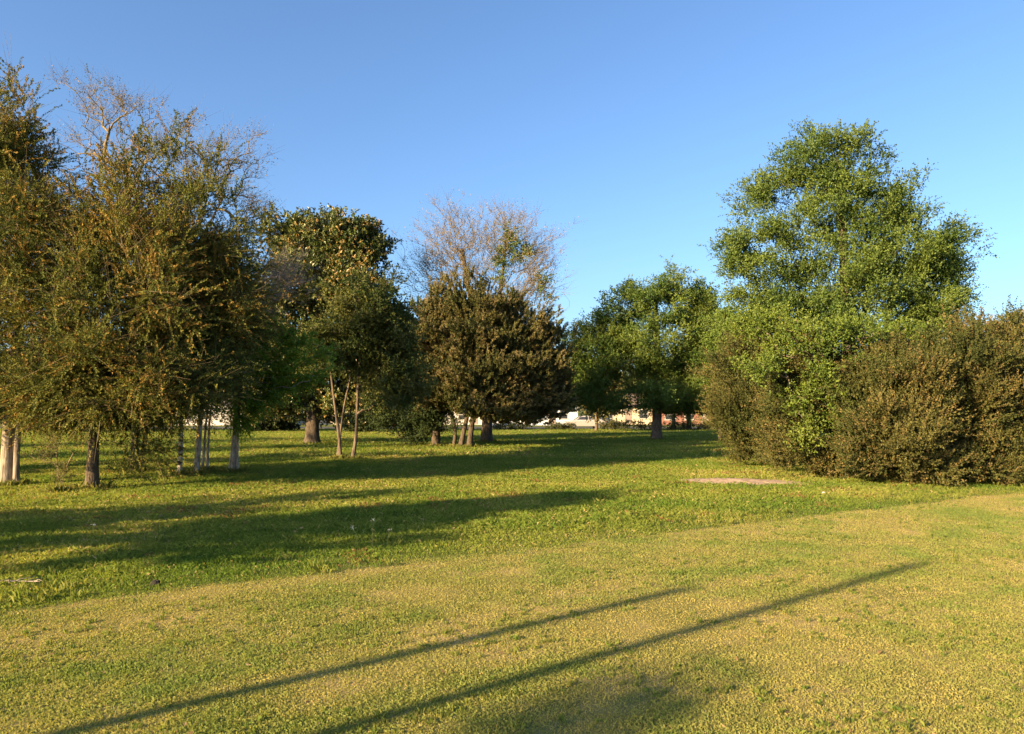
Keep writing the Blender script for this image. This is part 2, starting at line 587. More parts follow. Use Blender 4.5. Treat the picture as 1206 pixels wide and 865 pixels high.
def branches(name, C, paths, mat, parent, rng, rtip=.006, rmax=.14, step=.35, sag=.15, pen=.25, expo=.48, up=0.25, tw=None, D=None):
    """join every cluster to the trunk by the shortest neighbourly route, thickening downwards"""
    node_p, node_par, root = [], [], []
    for ti, P in enumerate(paths):
        b = len(node_p)
        for i, p in enumerate(P):
            node_p.append(p); node_par.append(b + i - 1 if i else -1); root.append(ti)
    NP = np.zeros((len(node_p) + len(C) * 40, 3)); NP[:len(node_p)] = node_p
    PL = np.zeros(len(NP))
    cnt = len(node_p)
    axis = np.concatenate(paths)
    dist = np.array([np.min(np.linalg.norm(axis - c, axis=1)) for c in C])
    order = np.argsort(dist)
    chains = []
    par = list(node_par)
    for ci in order:
        c = C[ci]
        q = NP[:cnt]
        dv = c - q
        L_ = np.linalg.norm(dv, axis=1)
        cost = L_ + pen * PL[:cnt] + .6 * np.maximum(0, -dv[:, 2]) * 1.0 - up * np.minimum(dv[:, 2], L_ * .7)
        a = int(np.argmin(cost))
        L0 = L_[a]
        m = max(2, min(30, int(L0 / step) + 1))
        t = np.linspace(0, 1, m + 1)[1:]
        off = rng.normal(size=3) * L0 * .1
        off[2] += sag * L0 * .6
        pts = NP[a] + (c - NP[a]) * t[:, None] + off * (np.sin(t * math.pi))[:, None] + rng.normal(size=(m, 3)) * .03 * min(L0, 1)
        ids = []
        prev = a
        for k_ in range(m):
            NP[cnt] = pts[k_]; par.append(prev); root.append(root[a])
            PL[cnt] = PL[prev] + L0 / m
            prev = cnt; ids.append(cnt); cnt += 1
        chains.append((a, ids))
    load = np.zeros(cnt)
    for a, ids in chains:
        load[ids[-1]] += 1
    for i in range(cnt - 1, -1, -1):
        if i < len(par) and par[i] >= 0:
            load[par[i]] += load[i]
    rad = np.minimum(rtip * np.maximum(load, 1) ** expo, rmax)
    nt_ = len(node_p)
    croot = np.zeros(len(C), int)
    sets = [([0, []], []) for _ in paths]
    for (a, ids), ci in zip(chains, order):
        croot[ci] = root[a]
        VV, FF = sets[root[a]]
        idx = [a] + ids
        r_ = rad[idx].copy()
        r_[0] = r_[1] if a < nt_ else min(rad[a], r_[1] * 1.15)
        tube(NP[idx], r_, 6 if r_[0] > .03 else 4 if r_[0] > .012 else 3, VV, FF)
    for ti, (VV, FF) in enumerate(sets):
        if not FF:
            continue
        core = paths[ti][::2] if len(paths[ti]) > 8 else paths[ti]
        tube(core, np.full(len(core), .015), 4, VV, FF)
        V, Fq = np.concatenate(VV[1]), np.concatenate(FF)
        if tw:
            k_ = croot == ti
            V2, F2 = twigs(C[k_], D[k_], rng, **tw)[:2]
            Fq = np.concatenate([Fq, F2 + len(V)]); V = np.concatenate([V, V2])
        npmesh(name, V, Fq, mat, parent, None, True)
    return croot

def twigs(C, D, rng, k=6, L=.5, r=.004, spread=.9):
    """thin bare twigs: flat-sided slivers fanning out of every cluster"""
    n = len(C) * k
    P = np.repeat(C, k, 0)
    d = unit(np.repeat(D, k, 0) + rng.normal(size=(n, 3)) * spread * .6 + np.array([0, 0, .25]))
    ln = rng.uniform(.4, 1.2, n) * L
    s = unit(np.cross(d, rng.normal(size=(n, 3))))
    s2 = np.cross(d, s)
    bend = rng.normal(size=(n, 3)) * .12 * ln[:, None]
    V = np.empty((n, 6, 3))
    for q, a in enumerate((0, 2.094, 4.189)):
        e = s * math.cos(a) + s2 * math.sin(a)
        V[:, q] = P + e * r
        V[:, 3 + q] = P + d * ln[:, None] + bend + e * r * .35
    Fc = np.array([[0, 1, 4, 3], [1, 2, 5, 4], [2, 0, 3, 5]])
    Fa = (np.arange(n)[:, None, None] * 6 + Fc[None]).reshape(-1, 4)
    tips = P + d * ln[:, None] + bend
    return V.reshape(-1, 3), Fa, tips, d

def foliage(C, D, rng, k=8, m=7, Ls=.4, cr=.15, L=.08, Wd=.04, up=.3, rnd=.8, out=.8, droop=.1, perp=.9, c1=(.05, .09, .02), c2=(.1, .13, .03),
            tipc=None, tipp=.5, nz_sc=1.2, seed=0, flat=.5, var=.3):
    """every cluster carries k sprigs, every sprig m leaves (one folded quad each)"""
    n = len(C)
    k = max(1, int(round(k * KMUL)))
    ns = n * k
    base = np.repeat(C, k, 0) + rng.normal(size=(ns, 3)) * cr * np.array([1, 1, .75])
    dr = unit(np.repeat(D, k, 0) * out + np.array([0, 0, up]) + unit(rng.normal(size=(ns, 3))) * rnd)
    ls = rng.uniform(.5, 1.25, ns) * Ls
    t = (np.arange(m) + .5) / m
    t = np.tile(t, ns) + rng.uniform(-.5, .5, ns * m) / m
    DR = np.repeat(dr, m, 0); LS = np.repeat(ls, m)
    pos = np.repeat(base, m, 0) + DR * (LS * t)[:, None]
    pos[:, 2] -= droop * LS * t ** 2
    N_ = ns * m
    px = rng.normal(size=(N_, 3)); px = unit(px - DR * (px * DR).sum(1, keepdims=True))
    ax = unit(DR + px * perp * rng.uniform(.4, 1.3, N_)[:, None])
    nrm = unit(rng.normal(size=(N_, 3)) * (1 - flat) + np.array([0, 0, 1.0]) * flat)
    sd_ = unit(np.cross(ax, nrm)); nn = np.cross(sd_, ax)
    sc = rng.uniform(.65, 1.25, N_)
    l = (L * sc)[:, None]; w = (Wd * sc * rng.uniform(.8, 1.2, N_))[:, None]
    V = np.empty((N_, 4, 3))
    V[:, 0] = pos
    V[:, 1] = pos + ax * l * .5 + sd_ * w * .5 + nn * w * .18
    V[:, 2] = pos + ax * l - nn * l * .08
    V[:, 3] = pos + ax * l * .5 - sd_ * w * .5 + nn * w * .18
    cn = vnoise(C * nz_sc + seed * 1.7, seed + 5)
    mixv = np.clip((np.repeat(cn, k * m) - .5) * 1.6 + .5 + np.repeat(rng.normal(0, .15, ns), m) + rng.normal(0, .12, N_), 0, 1)
    cl = lerp(c1, c2, mixv)
    if tipc is not None:
        ps = tipp * 1.5 * np.repeat(np.clip((vnoise(C * .8 + 40, seed + 9) - .3) * 2.6, .08, 1), k)
        g_ = np.repeat(rng.random(ns) < ps, m)
        q = g_ & (rng.random(N_) < np.clip(t * 1.6, .1, .85))
        cl[q] = lerp(tipc[0], tipc[1], rng.random(q.sum()))
    cl *= rng.uniform(1 - var, 1 + var, N_)[:, None] * LMUL
    return V.reshape(-1, 3), np.arange(N_ * 4).reshape(N_, 4), np.repeat(cl, 4, 0)

def px_lobes(d, spec):
    """(px, py, rx, ry, depth offset, density) in photo pixels at distance d -> world lobes"""
    out = []
    for q in spec:
        px, py, rx, ry = q[:4]
        dd = d + (q[4] if len(q) > 4 else 0)
        w = q[5] if len(q) > 5 else 1
        s = dd / F
        out.append((at(px, py, dd), 1.05 * np.array([rx * s, rx * s * .95, ry * s]), w))
    return out

FEET = []
def tree(name, label, cat, base, trunks, lobes, bark, leafmat=LEAF, group=None, seed=1, cl={}, br={}, fo={}, tw=None, twig_mat=None, leaves=True, extra=None, limbs=None, green=None, crown='crown', flare=.22, lump=.14):
    """base (px,py); trunks: list of (r0, r1, [(dx,dy,z) ...]) in metres from the base"""
    rng = np.random.default_rng(seed)
    b = ground_at(*base) if len(base) == 2 else np.array(base, float)
    d = b[1]
    t = thing(name, b, label, cat, group)
    paths = []
    for r0, r1, pts in trunks:
        pts = [np.array(p, float) * K + b for p in pts]
        pts[0][2] = -.06
        P, rad = trunk_mesh('trunk', pts, r0, r1, bark, t, rng, flare=flare, lump=lump)
        if pts[0][2] < .1 and d < 75:
            FEET.append((pts[0][0], pts[0][1], rad[0]))
        k_ = P[:, 2] > min(1.2, P[-1, 2] * .35)
        paths.append(P[k_][::2] if k_.sum() > 6 else P[-4:])
    lb = px_lobes(d, lobes)
    zz = np.array([q[0][2] - q[1][2] for q in lb]).min()
    org = np.array([b[0], b[1], max(zz, .3)])
    C, D = clumps(lb, rng, seed=seed, org=org, **cl)
    if limbs:
        C3, D3 = limb_clumps(d, limbs, rng)
        C = np.concatenate([C, C3]); D = np.concatenate([D, D3])
    bs = rng.random(len(C)) < min(1, 900 / len(C))
    branches('branches', C[bs], paths, twig_mat or bark, t, rng, tw=tw, D=D[bs], **br)
    if leaves:
        V, Fa, cc = foliage(C, D, rng, seed=seed, **fo)
        if extra:
            for lob2, cl2, fo2 in extra:
                C2, D2 = clumps(px_lobes(d, lob2), rng, seed=seed + 50, **cl2)
                V2, F2, c2_ = foliage(C2, D2, rng, seed=seed + 50, **fo2)
                Fa = np.concatenate([Fa, F2 + len(V)]); V = np.concatenate([V, V2]); cc = np.concatenate([cc, c2_])
        if green:
            C2, D2 = limb_clumps(d, green, rng)
            branches('branches', C2[::2], [paths[0]], twig_mat or bark, t, rng, rmax=.03)
            V2, F2, c2_ = foliage(C2, D2, rng, seed=seed + 50, k=3, m=15, Ls=.5, cr=.08, L=.11, Wd=.045, up=-.05, rnd=.45, out=.9, droop=.3, perp=1.2, flat=.6, c1=(.09, .15, .018), c2=(.15, .215, .03))
            Fa = np.concatenate([Fa, F2 + len(V)]); V = np.concatenate([V, V2]); cc = np.concatenate([cc, c2_])
        k_ = V[:, 2].reshape(-1, 4).min(1) > .02
        npmesh(crown, V, Fa[k_], leafmat, t, cc)
    return t

# colours of leaves (albedo)
OLIVE1, OLIVE2 = (.045, .06, .014), (.11, .11, .024)
GOLD = ((.12, .08, .02), (.19, .125, .032))
CEDAR = dict(k=3, m=44, Ls=.85, cr=.2, L=.066, Wd=.031, up=.55, rnd=.6, out=.9, droop=0, perp=1.1, flat=.3)
BROAD = dict(k=8, m=7, Ls=.38, cr=.2, L=.1, Wd=.062, up=.15, rnd=1.0, out=.7, droop=.15, perp=1.1, flat=.5)

# ------------------------------------------------------------------ left group
tree('evergreen_tree', 'large evergreen at the left picture edge with thick grey double trunk and rusty foliage', 'tree', (8, 572),
     [(.19, .1, [(0, 0, 0), (-.02, .02, 1.5), (.1, .1, 3.5), (-.1, .2, 6.5), (0, .2, 8.2)]), (.085, .05, [(.24, -.06, 0), (.22, -.05, 1.2), (.35, .1, 2.6), (.8, .3, 4.2)])],
     [(10, 200, 44, 55, 0, .7), (-70, 230, 100, 110, .5, 1.0), (30, 270, 62, 60, -.6, .8), (-40, 370, 110, 90, 0, 1.1), (40, 370, 70, 70, -.8, .9), (10, 440, 68, 40, -.4, .6), (50, 470, 48, 26, -.2, .5), (-40, 475, 80, 28, 0, .8), (-110, 440, 90, 60, 0, .8)],
     B_GREY, NEEDLE, None, 3, dict(sub=.34, nsub=13, per=11, shell=2.0, gap=.27, zmin=1.6, rad=.2), dict(rmax=.09),
     limbs=[(-10, 430, [(-60, 150, .5), (-30, 105, 0), (-2, 84, 0), (16, 92, .3), (34, 118, -.3), (8, 130, -.6), (52, 185, .2), (66, 240, -.4), (84, 300, -.5), (60, 330, -1.2), (30, 300, -1.5)], 26, .42, .5), (10, 400, [(95, 400, -.6), (90, 450, -.8), (60, 470, -1.5), (30, 460, -1.8), (-40, 470, -1.5)], 18, .4, .4)], fo=dict(CEDAR, c1=OLIVE1, c2=OLIVE2, tipc=GOLD, tipp=.38, up=.3, rnd=.85, droop=.25), twig_mat=B_TWIG, tw=dict(k=3, L=1.3, r=.006))
tree('evergreen_tree', 'leaning dark-barked evergreen right of the grey double trunk with golden brown tips', 'tree', (110, 576),
     [(.16, .07, [(0, 0, 0), (-.04, 0, .8), (.02, .05, 1.7), (.5, .3, 3.2), (1.2, .6, 5.2), (1.6, .8, 6.8)])],
     [(150, 275, 62, 56, .6, .5), (225, 290, 56, 52, .8, .5), (110, 330, 70, 66, 0, .9), (190, 360, 88, 70, .3, 1.1), (258, 360, 44, 56, 1.2, .7), (120, 425, 70, 46, -.3, .8), (190, 440, 64, 46, 0, .8), (80, 460, 44, 30, 0, .6), (225, 465, 38, 28, .4, .5), (252, 395, 28, 40, 1.2, .3), (150, 480, 50, 26, .2, .6), (90, 478, 40, 24, .2, .5)],
     B_DARK, NEEDLE, None, 4, dict(sub=.34, nsub=13, per=11, shell=1.9, gap=.28, zmin=1.55, rad=.2), dict(rmax=.075),
     limbs=[(140, 455, [(84, 215, .2), (112, 180, .5), (138, 190, -.3), (160, 165, .6), (190, 160, .2), (212, 152, .9), (238, 165, .5), (258, 180, 1), (240, 215, -.4), (272, 225, .8), (285, 270, 1), (305, 315, 1.2), (200, 240, -1), (150, 250, -1.2), (100, 290, -1)], 22, .38, .5),
            (140, 420, [(60, 440, -.8), (75, 480, -.6), (120, 490, -1.4), (180, 485, -1.4), (225, 480, -.6), (245, 452, .3), (255, 428, .6), (284, 365, .9)], 16, .36, .4),
            (120, 480, [(150, 545, .3), (172, 552, .4), (195, 540, .6)], 9, .3, .55)], fo=dict(CEDAR, c1=OLIVE1, c2=OLIVE2, tipc=GOLD, tipp=.38, up=.3, rnd=.85, droop=.25), twig_mat=B_TWIG, tw=dict(k=3, L=1.3, r=.006), lump=.2)
tree('deciduous_tree', 'tall bare-twigged tree rising behind the golden brown evergreen', 'tree', (158, 556),
     [(.14, .05, [(0, 0, 0), (.05, 0, 2), (-.2, .1, 5), (-.1, 0, 8)]), (.08, .03, [(.1, .1, 0), (.5, .1, 3), (1.4, .1, 6), (2.2, 0, 7.4)])],
     [(115, 160, 45, 62, 0, 1), (165, 180, 40, 60, 0, .8), (255, 215, 40, 55, 0, 1), (215, 180, 50, 50, 0, .7), (280, 200, 34, 50, 0, .8), (150, 130, 40, 40, 0, .7), (290, 280, 30, 50, 0, .8)],
     B_BROWN, NEEDLE, None, 5, dict(sub=.45, nsub=5.5, per=7, shell=2), dict(rtip=.006, rmax=.06, expo=.5), dict(k=3, m=4, Ls=.4, cr=.12, L=.06, Wd=.035, c1=(.07, .08, .02), c2=(.15, .11, .03)), tw=dict(k=4, L=.7, r=.004), twig_mat=B_TWIG)

sp_cl = dict(sub=.4, nsub=12, per=10, shell=1.8)
sp_fo = dict(BROAD, L=.085, Wd=.05, c1=(.035, .065, .014), c2=(.075, .095, .022))
tree('pale_trunk_tree', 'slim tree with black spotted white trunk, leftmost of the pale stems', 'tree', (211, 560),
     [(.085, .04, [(0, 0, 0), (.03, 0, .7), (-.02, .05, 1.4), (.15, .1, 2.6), (.05, .2, 4)])],
     [(205, 430, 48, 50, 0, 1), (215, 370, 50, 50, .4, 1)], B_SPOT, LEAF, 'pale stemmed trees on the left', 6, sp_cl, dict(rmax=.04), sp_fo, twig_mat=B_TWIG, flare=.3)
tree('pale_trunk_tree', 'straight cream-white trunk between the spotted stem and the twin slender stems', 'tree', (231, 559),
     [(.1, .05, [(0, 0, 0), (.05, 0, .8), (.06, .05, 1.8), (.2, .1, 3), (.25, .2, 4.6)])],
     [(240, 440, 42, 42, 0, 1), (245, 380, 45, 50, .4, 1)], B_PALE, LEAF, 'pale stemmed trees on the left', 7, sp_cl, dict(rmax=.04), sp_fo, twig_mat=B_TWIG, flare=.3)
tree('pale_trunk_tree', 'slender twin-stemmed pale tree just left of the tall leaning trunk', 'tree', (240, 556),
     [(.05, .03, [(-.05, 0, 0), (.0, 0, .8), (.04, .05, 1.8), (.2, .1, 3)]), (.05, .03, [(.09, .03, 0), (.09, 0, .8), (.13, .05, 1.8), (.4, .1, 3.2)])],
     [(250, 455, 28, 30, 0, .7), (250, 425, 30, 36, .6, .6)], B_PALE, LEAF, 'pale stemmed trees on the left', 8, sp_cl, dict(rmax=.03), sp_fo, twig_mat=B_TWIG, flare=.3)
tree('cypress_tree', 'tall leaning pale grey trunk with feathery bright green sprays and bare upper twigs', 'tree', (275, 557),
     [(.12, .045, [(-.03, 0, 0), (.02, 0, .9), (.06, .05, 1.8), (.03, .1, 3.2), (.02, .1, 4.6), (.35, .2, 6)]), (.05, .03, [(.12, -.05, 0), (.1, -.05, .8), (.12, 0, 1.8), (.1, 0, 2.6)])],
     [(325, 335, 42, 34, 0, 1.4), (300, 370, 30, 40, 0, 1)], B_PALE, LEAF, None, 9, dict(sub=.4, nsub=9, per=7, shell=2),
     dict(rtip=.005, rmax=.045), dict(k=2, m=3, Ls=.2, L=.05, Wd=.03), tw=dict(k=9, L=.5, r=.0035), twig_mat=B_PINK,
     limbs=None, green=[(277, 455, [(296, 380, -.2), (318, 378, .2), (338, 392, -.3), (362, 398, .2), (384, 412, .1), (388, 436, -.2), (362, 452, .3), (330, 440, -.4), (318, 466, .2), (300, 478, -.2), (284, 500, -.1), (290, 420, -.4), (345, 420, -.6), (310, 412, -.5)], 26, .2, .3)])
tree('sapling', 'spindly twiggy sapling in front of the dark-barked evergreen', 'sapling', (66, 580),
     [(.012, .005, [(0, 0, 0), (.03, 0, .4), (-.04, .03, .9)]), (.01, .004, [(.06, 0, 0), (.16, .03, .5), (.3, .05, .8)])],
     [(60, 535, 20, 26, 0, .9), (75, 560, 16, 12, 0, .5)], B_TWIG, LEAF, None, 10, dict(sub=.4, nsub=7, per=6, shell=2, zmin=.08), dict(rtip=.003, rmax=.008, step=.12),
     dict(k=3, m=3, Ls=.13, cr=.05, L=.045, Wd=.026, c1=(.06, .07, .02), c2=(.11, .1, .03)), tw=dict(k=4, L=.18, r=.002))

# ------------------------------------------------------------------ middle group
tree('magnolia_tree', 'dark magnolia with thick dark trunk and bronzed glossy rounded top', 'tree', (367, 523),
     [(.42, .2, [(0, 0, 0), (.05, 0, 1.2), (0, 0, 3), (.3, 0, 6), (.2, 0, 9)])],
     [(350, 292, 34, 32, 0, 1), (390, 300, 44, 36, 0, 1.2), (425, 300, 30, 30, 0, .9), (400, 335, 55, 32, -.5, 1.2), (345, 345, 48, 45, 0, 1.1), (380, 400, 75, 55, 0, 1.3), (335, 430, 50, 50, .5, 1), (410, 450, 65, 40, .5, 1), (330, 470, 48, 34, .5, 1.1), (400, 480, 60, 24, 1, .9), (310, 400, 40, 60, 1, .9)],
     B_DARK, GLOSSY, None, 12, dict(sub=.36, nsub=15, per=9, shell=2.2), dict(rmax=.2), dict(k=6, m=8, Ls=.35, cr=.25, L=.2, Wd=.115, up=.35, rnd=.9, out=.8, droop=0, perp=1.1, flat=.5, c1=(.035, .055, .014), c2=(.08, .085, .022), tipc=((.14, .095, .03), (.19, .13, .04)), tipp=.35))
tree('slender_tree', 'forked slender grey-stemmed tree with olive leaves standing before the magnolia', 'tree', (408, 541),
     [(.085, .04, [(-.2, 0, 0), (-.25, 0, .8), (-.4, 0, 1.7), (-.6, .1, 3)]), (.085, .03, [(.2, 0, 0), (.32, 0, .7), (.34, 0, 1.6), (.36, .1, 3.2), (.5, .1, 4.8)]), (.05, .03, [(-.32, 0, 1.3), (-.1, 0, 1.9), (.1, .1, 2.8), (.1, .1, 3.6)])],
     [(430, 365, 48, 38, 0, 1), (405, 410, 55, 42, 0, 1.1), (450, 410, 45, 45, .3, 1.1), (468, 465, 32, 32, 0, .8), (455, 445, 34, 24, .6, .5), (380, 425, 30, 24, .6, .4)],
     B_BROWN, LEAF, None, 13, dict(sub=.38, nsub=14, per=9, shell=2.0, gap=.2), dict(rmax=.05), dict(BROAD, L=.12, Wd=.07, c1=(.04, .06, .014), c2=(.09, .095, .025)), flare=.25)
tree('conifer_tree', 'almost black narrow conifer between the forked tree and the rusty brown cedar', 'tree', (513, 526),
     [(.25, .1, [(0, 0, 0), (.05, 0, 1.5), (0, 0, 4), (.1, 0, 6)])],
     [(498, 430, 34, 60, 0, 1.2), (505, 480, 36, 40, 0, 1.3), (480, 470, 26, 40, .3, .8), (500, 505, 22, 14, .3, .5), (470, 485, 34, 26, .6, .8), (520, 430, 34, 50, 1, 1)],
     B_DARK, NEEDLE, None, 14, dict(sub=.38, nsub=18, per=10, shell=1.6), dict(rmax=.08), dict(BROAD, L=.12, Wd=.06, c1=(.018, .03, .012), c2=(.035, .05, .016)))
tree('bare_tree', 'tall airy tree of bare brown twigs rising behind the rusty brown cedar', 'tree', (573, 521),
     [(.36, .14, [(0, 0, 0), (.05, 0, 1.5), (0, 0, 4), (-.8, 0, 7), (-1.3, 0, 10)]), (.2, .09, [(.05, .1, 3), (.4, .1, 5), (.7, .1, 8), (1.0, .1, 10.3)])],
     [(528, 290, 38, 46, 0, 1.2), (598, 285, 42, 44, 0, 1.2), (565, 320, 50, 50, 0, 1), (632, 330, 28, 40, 0, .9), (508, 330, 32, 40, 0, .9), (600, 360, 50, 40, 0, 1)],
     B_BROWN, LEAF, None, 15, dict(sub=.6, nsub=16, per=6, shell=1.9), dict(rtip=.008, rmax=.1, step=.4, expo=.42, pen=.1, up=.45), dict(k=3, m=4, Ls=.6, cr=.3, L=.085, Wd=.05, c1=(.13, .1, .035), c2=(.2, .15, .06)), tw=dict(k=6, L=1.0, r=.0065, spread=.7), twig_mat=B_TWIG,
     extra=[([(602, 285, 12, 24, -.3, .4), (590, 310, 9, 26, -.3, .4), (640, 335, 9, 16, -.3, .3), (620, 300, 14, 14, 0, .25)], dict(sub=.5, nsub=8, per=5, shell=1.5), dict(BROAD, k=6, m=6, L=.13, Wd=.08, c1=(.05, .09, .02), c2=(.09, .13, .03)))])
tree('cedar_tree', 'rusty brown and olive rounded cedar on several stems in the middle', 'tree', (550, 527),
     [(.15, .08, [(-.3, 0, 0), (-.1, 0, .9), (.1, 0, 1.8), (-.3, 0, 3.5)]), (.17, .09, [(.1, -.1, 0), (.2, 0, .9), (.35, 0, 1.9), (.5, 0, 4.2)]), (.11, .06, [(-.6, .1, 0), (-.5, .1, .8), (-.8, 0, 1.8), (-1.3, 0, 3)])],
     [(545, 385, 52, 45, 0, 1.2), (590, 400, 50, 42, 0, 1.2), (515, 400, 34, 40, .3, .9), (560, 445, 62, 48, -.5, 1.4), (620, 445, 42, 45, .2, 1.1), (600, 485, 40, 22, -.4, .9), (640, 440, 26, 46, .5, .9), (525, 455, 44, 44, .2, 1), (578, 478, 52, 22, -.3, .8), (635, 480, 30, 22, .2, .8)],
     B_DARK, NEEDLE, None, 16, dict(sub=.36, nsub=17, per=10, shell=2.0, gap=.15), dict(rmax=.08), dict(CEDAR, Ls=.5, L=.13, Wd=.055, c1=(.04, .048, .016), c2=(.09, .08, .028), tipc=((.085, .07, .032), (.125, .1, .045)), tipp=.38), twig_mat=B_TWIG)
# ------------------------------------------------------------------ right of the middle
tree('oak_tree', 'broad round green tree on a single grey trunk in the open', 'tree', (773, 518),
     [(.36, .18, [(0, 0, 0), (.05, 0, 1), (.0, 0, 2), (.1, 0, 4.5), (0, 0, 8)])],
     [(785, 352, 46, 34, 0, 1.1), (745, 370, 40, 38, 0, 1), (775, 395, 55, 40, -.5, 1.2), (705, 405, 36, 36, 0, 1.1), (820, 395, 26, 45, .5, .8), (740, 435, 66, 36, 0, 1.2), (800, 440, 40, 45, 0, 1), (698, 450, 34, 36, .3, 1.2), (735, 405, 40, 40, .4, .9), (825, 370, 24, 34, .4, .8), (760, 470, 66, 20, -.6, .9), (812, 475, 28, 22, 0, .8), (695, 472, 36, 22, .2, .9), (820, 440, 26, 50, .8, .9), (680, 420, 20, 40, .3, .7), (790, 485, 44, 10, .4, .4)],
     B_BROWN, LEAF, None, 17, dict(sub=.34, nsub=11, per=8, shell=2.2, gap=.22, tight=.55), dict(rmax=.22), dict(BROAD, Ls=.5, cr=.25, L=.13, Wd=.08, k=11, c1=(.04, .075, .014), c2=(.095, .125, .024)))
tree('oak_tree', 'big airy bright green tree standing behind the cedar thicket on the right', 'tree', (1000, 531),
     [(.36, .16, [(0, 0, 0), (.05, 0, 2), (-.05, 0, 5), (0, 0, 8.5), (-.2, 0, 12)]), (.22, .1, [(.6, .4, 0), (1.2, .4, 2.5), (1.8, .4, 5), (2.4, .3, 8)])],
     [(995, 205, 56, 42, 0, 1), (945, 215, 46, 48, 0, .9), (985, 250, 60, 46, -.5, 1), (915, 290, 52, 44, 0, .8), (1055, 250, 40, 48, .3, .9), (890, 330, 42, 38, 0, .6), (960, 330, 55, 44, -.6, .9), (1035, 325, 55, 48, 0, 1.3), (1105, 300, 40, 42, 0, 1.2), (1110, 345, 34, 36, 0, 1.2), (1080, 370, 52, 24, .3, 1), (1000, 380, 70, 26, 0, 1), (925, 375, 54, 26, 0, .9), (1000, 290, 60, 60, -.4, 1), (1060, 300, 50, 50, 0, 1), (870, 300, 26, 30, 0, .4), (905, 235, 36, 44, .3, .8), (1000, 360, 80, 30, .2, 1.1), (1105, 378, 44, 22, .2, .8), (900, 365, 50, 26, .2, .8), (960, 185, 44, 32, .2, .6)],
     B_BROWN, LEAF, None, 18, dict(sub=.3, nsub=6, per=10, shell=2.2, gap=.25, tight=.45), dict(rmax=.13), limbs=[(1000, 400, [(862, 315, 0), (880, 270, .5), (895, 225, -.4), (918, 190, .3), (945, 168, -.3), (975, 160, .4), (1000, 154, 0), (1035, 178, -.4), (1062, 200, .4), (1078, 230, -.3), (1105, 275, .3), (1135, 300, 0), (1140, 340, -.4), (1110, 375, .3), (900, 300, -1.5), (950, 230, -1.6), (1000, 230, -1.8), (1050, 260, -1.5), (860, 345, -.4), (1090, 320, -1.5)], 17, .5, .3)],
     fo=dict(BROAD, k=10, m=7, Ls=.55, cr=.28, L=.118, Wd=.072, up=.45, c1=(.036, .066, .013), c2=(.082, .115, .022)))
tree('young_tree', 'light green bushy tree showing between the round green tree and the cedars', 'tree', (848, 520),
     [(.14, .06, [(0, 0, 0), (.1, 0, 2), (0, 0, 4)])],
     [(854, 388, 28, 26, 0, 1), (852, 430, 30, 40, 0, 1.1), (870, 410, 30, 40, 0, .9), (852, 470, 26, 34, 0, .9), (860, 460, 30, 40, 0, .9)],
     B_BROWN, LEAF, None, 19, dict(sub=.38, nsub=14, per=8, shell=1.8), dict(rmax=.08), dict(BROAD, L=.13, Wd=.085, c1=(.055, .095, .018), c2=(.1, .14, .028)))

# ------------------------------------------------------------------ cedar thicket on the right
CED = dict(CEDAR, k=4, m=19, Ls=.6, cr=.11, L=.075, Wd=.042, up=.35, c1=(.03, .038, .011), c2=(.068, .066, .02), tipc=((.07, .055, .02), (.1, .077, .028)), tipp=.32, nz_sc=.8)
ccl = dict(sub=.36, nsub=10, per=10, shell=3.2, zmin=.08, tight=.42, gap=.33, stretch=2.2)
def cedar(label, base, lobes, seed, fo=CED, hgt=2.6, c=ccl, limbs=None):
    return tree('cedar_bush', label, 'bush', base, [(.09, .03, [(0, 0, 0), (.05, 0, .8), (-.05, .1, 1.6), (.05, .1, hgt)]), (.06, .03, [(.15, .1, 0), (.4, .1, .7), (.7, .1, 1.5)])],
                lobes, B_BROWN, NEEDLE, 'brown cedar bushes on the right', seed, c, dict(rmax=.04, step=.3), fo, twig_mat=B_TWIG, crown='foliage', limbs=limbs)
def rl(seed, box, n, r0, r1, dz=.85, top=None):
    """irregular boughs: random lobes inside a px box; top(px) limits the height"""
    g = np.random.default_rng(seed)
    o = []
    for k in range(n):
        r = g.uniform(r0, r1)
        px = g.uniform(box[0] + r * .6, box[2] - r * .6)
        py = g.uniform(max(box[1], top(px) if top else 0) + r * .8, box[3] - r * .75)
        o.append((px, py + 6, r * g.uniform(.8, 1.25), r * g.uniform(.75, 1.1), g.uniform(-dz, dz), (r / 34) ** 1.6))
    return o
cedar('leftmost brown cedar bush, overhanging the grass towards the round green tree', (915, 549),
      [(890, 440, 44, 50, 0, 1.1), (895, 490, 44, 40, .2, 1), (915, 520, 44, 32, 0, .9)] + rl(121, (844, 392, 930, 535), 9, 18, 30) + [(878, 505, 28, 24, -.3, .5), (905, 535, 30, 20, -.5, .5), (872, 470, 26, 30, -.2, .6)], 21, limbs=[(905, 510, [(856, 408, .1), (874, 400, .3), (895, 405, 0), (850, 440, -.2), (850, 480, -.2), (858, 518, -.4), (880, 460, -1.2), (915, 440, -1.1)], 11, .22, .45)])
cedar('brown cedar bush entwined with the bright green leafy shrub', (985, 561),
      [(985, 460, 54, 56, .2, 1.2), (970, 515, 60, 42, 0, 1)] + rl(122, (905, 395, 1040, 560), 12, 20, 34) + [(940, 540, 32, 20, -.5, .5), (1000, 545, 36, 18, -.5, .5)], 22)
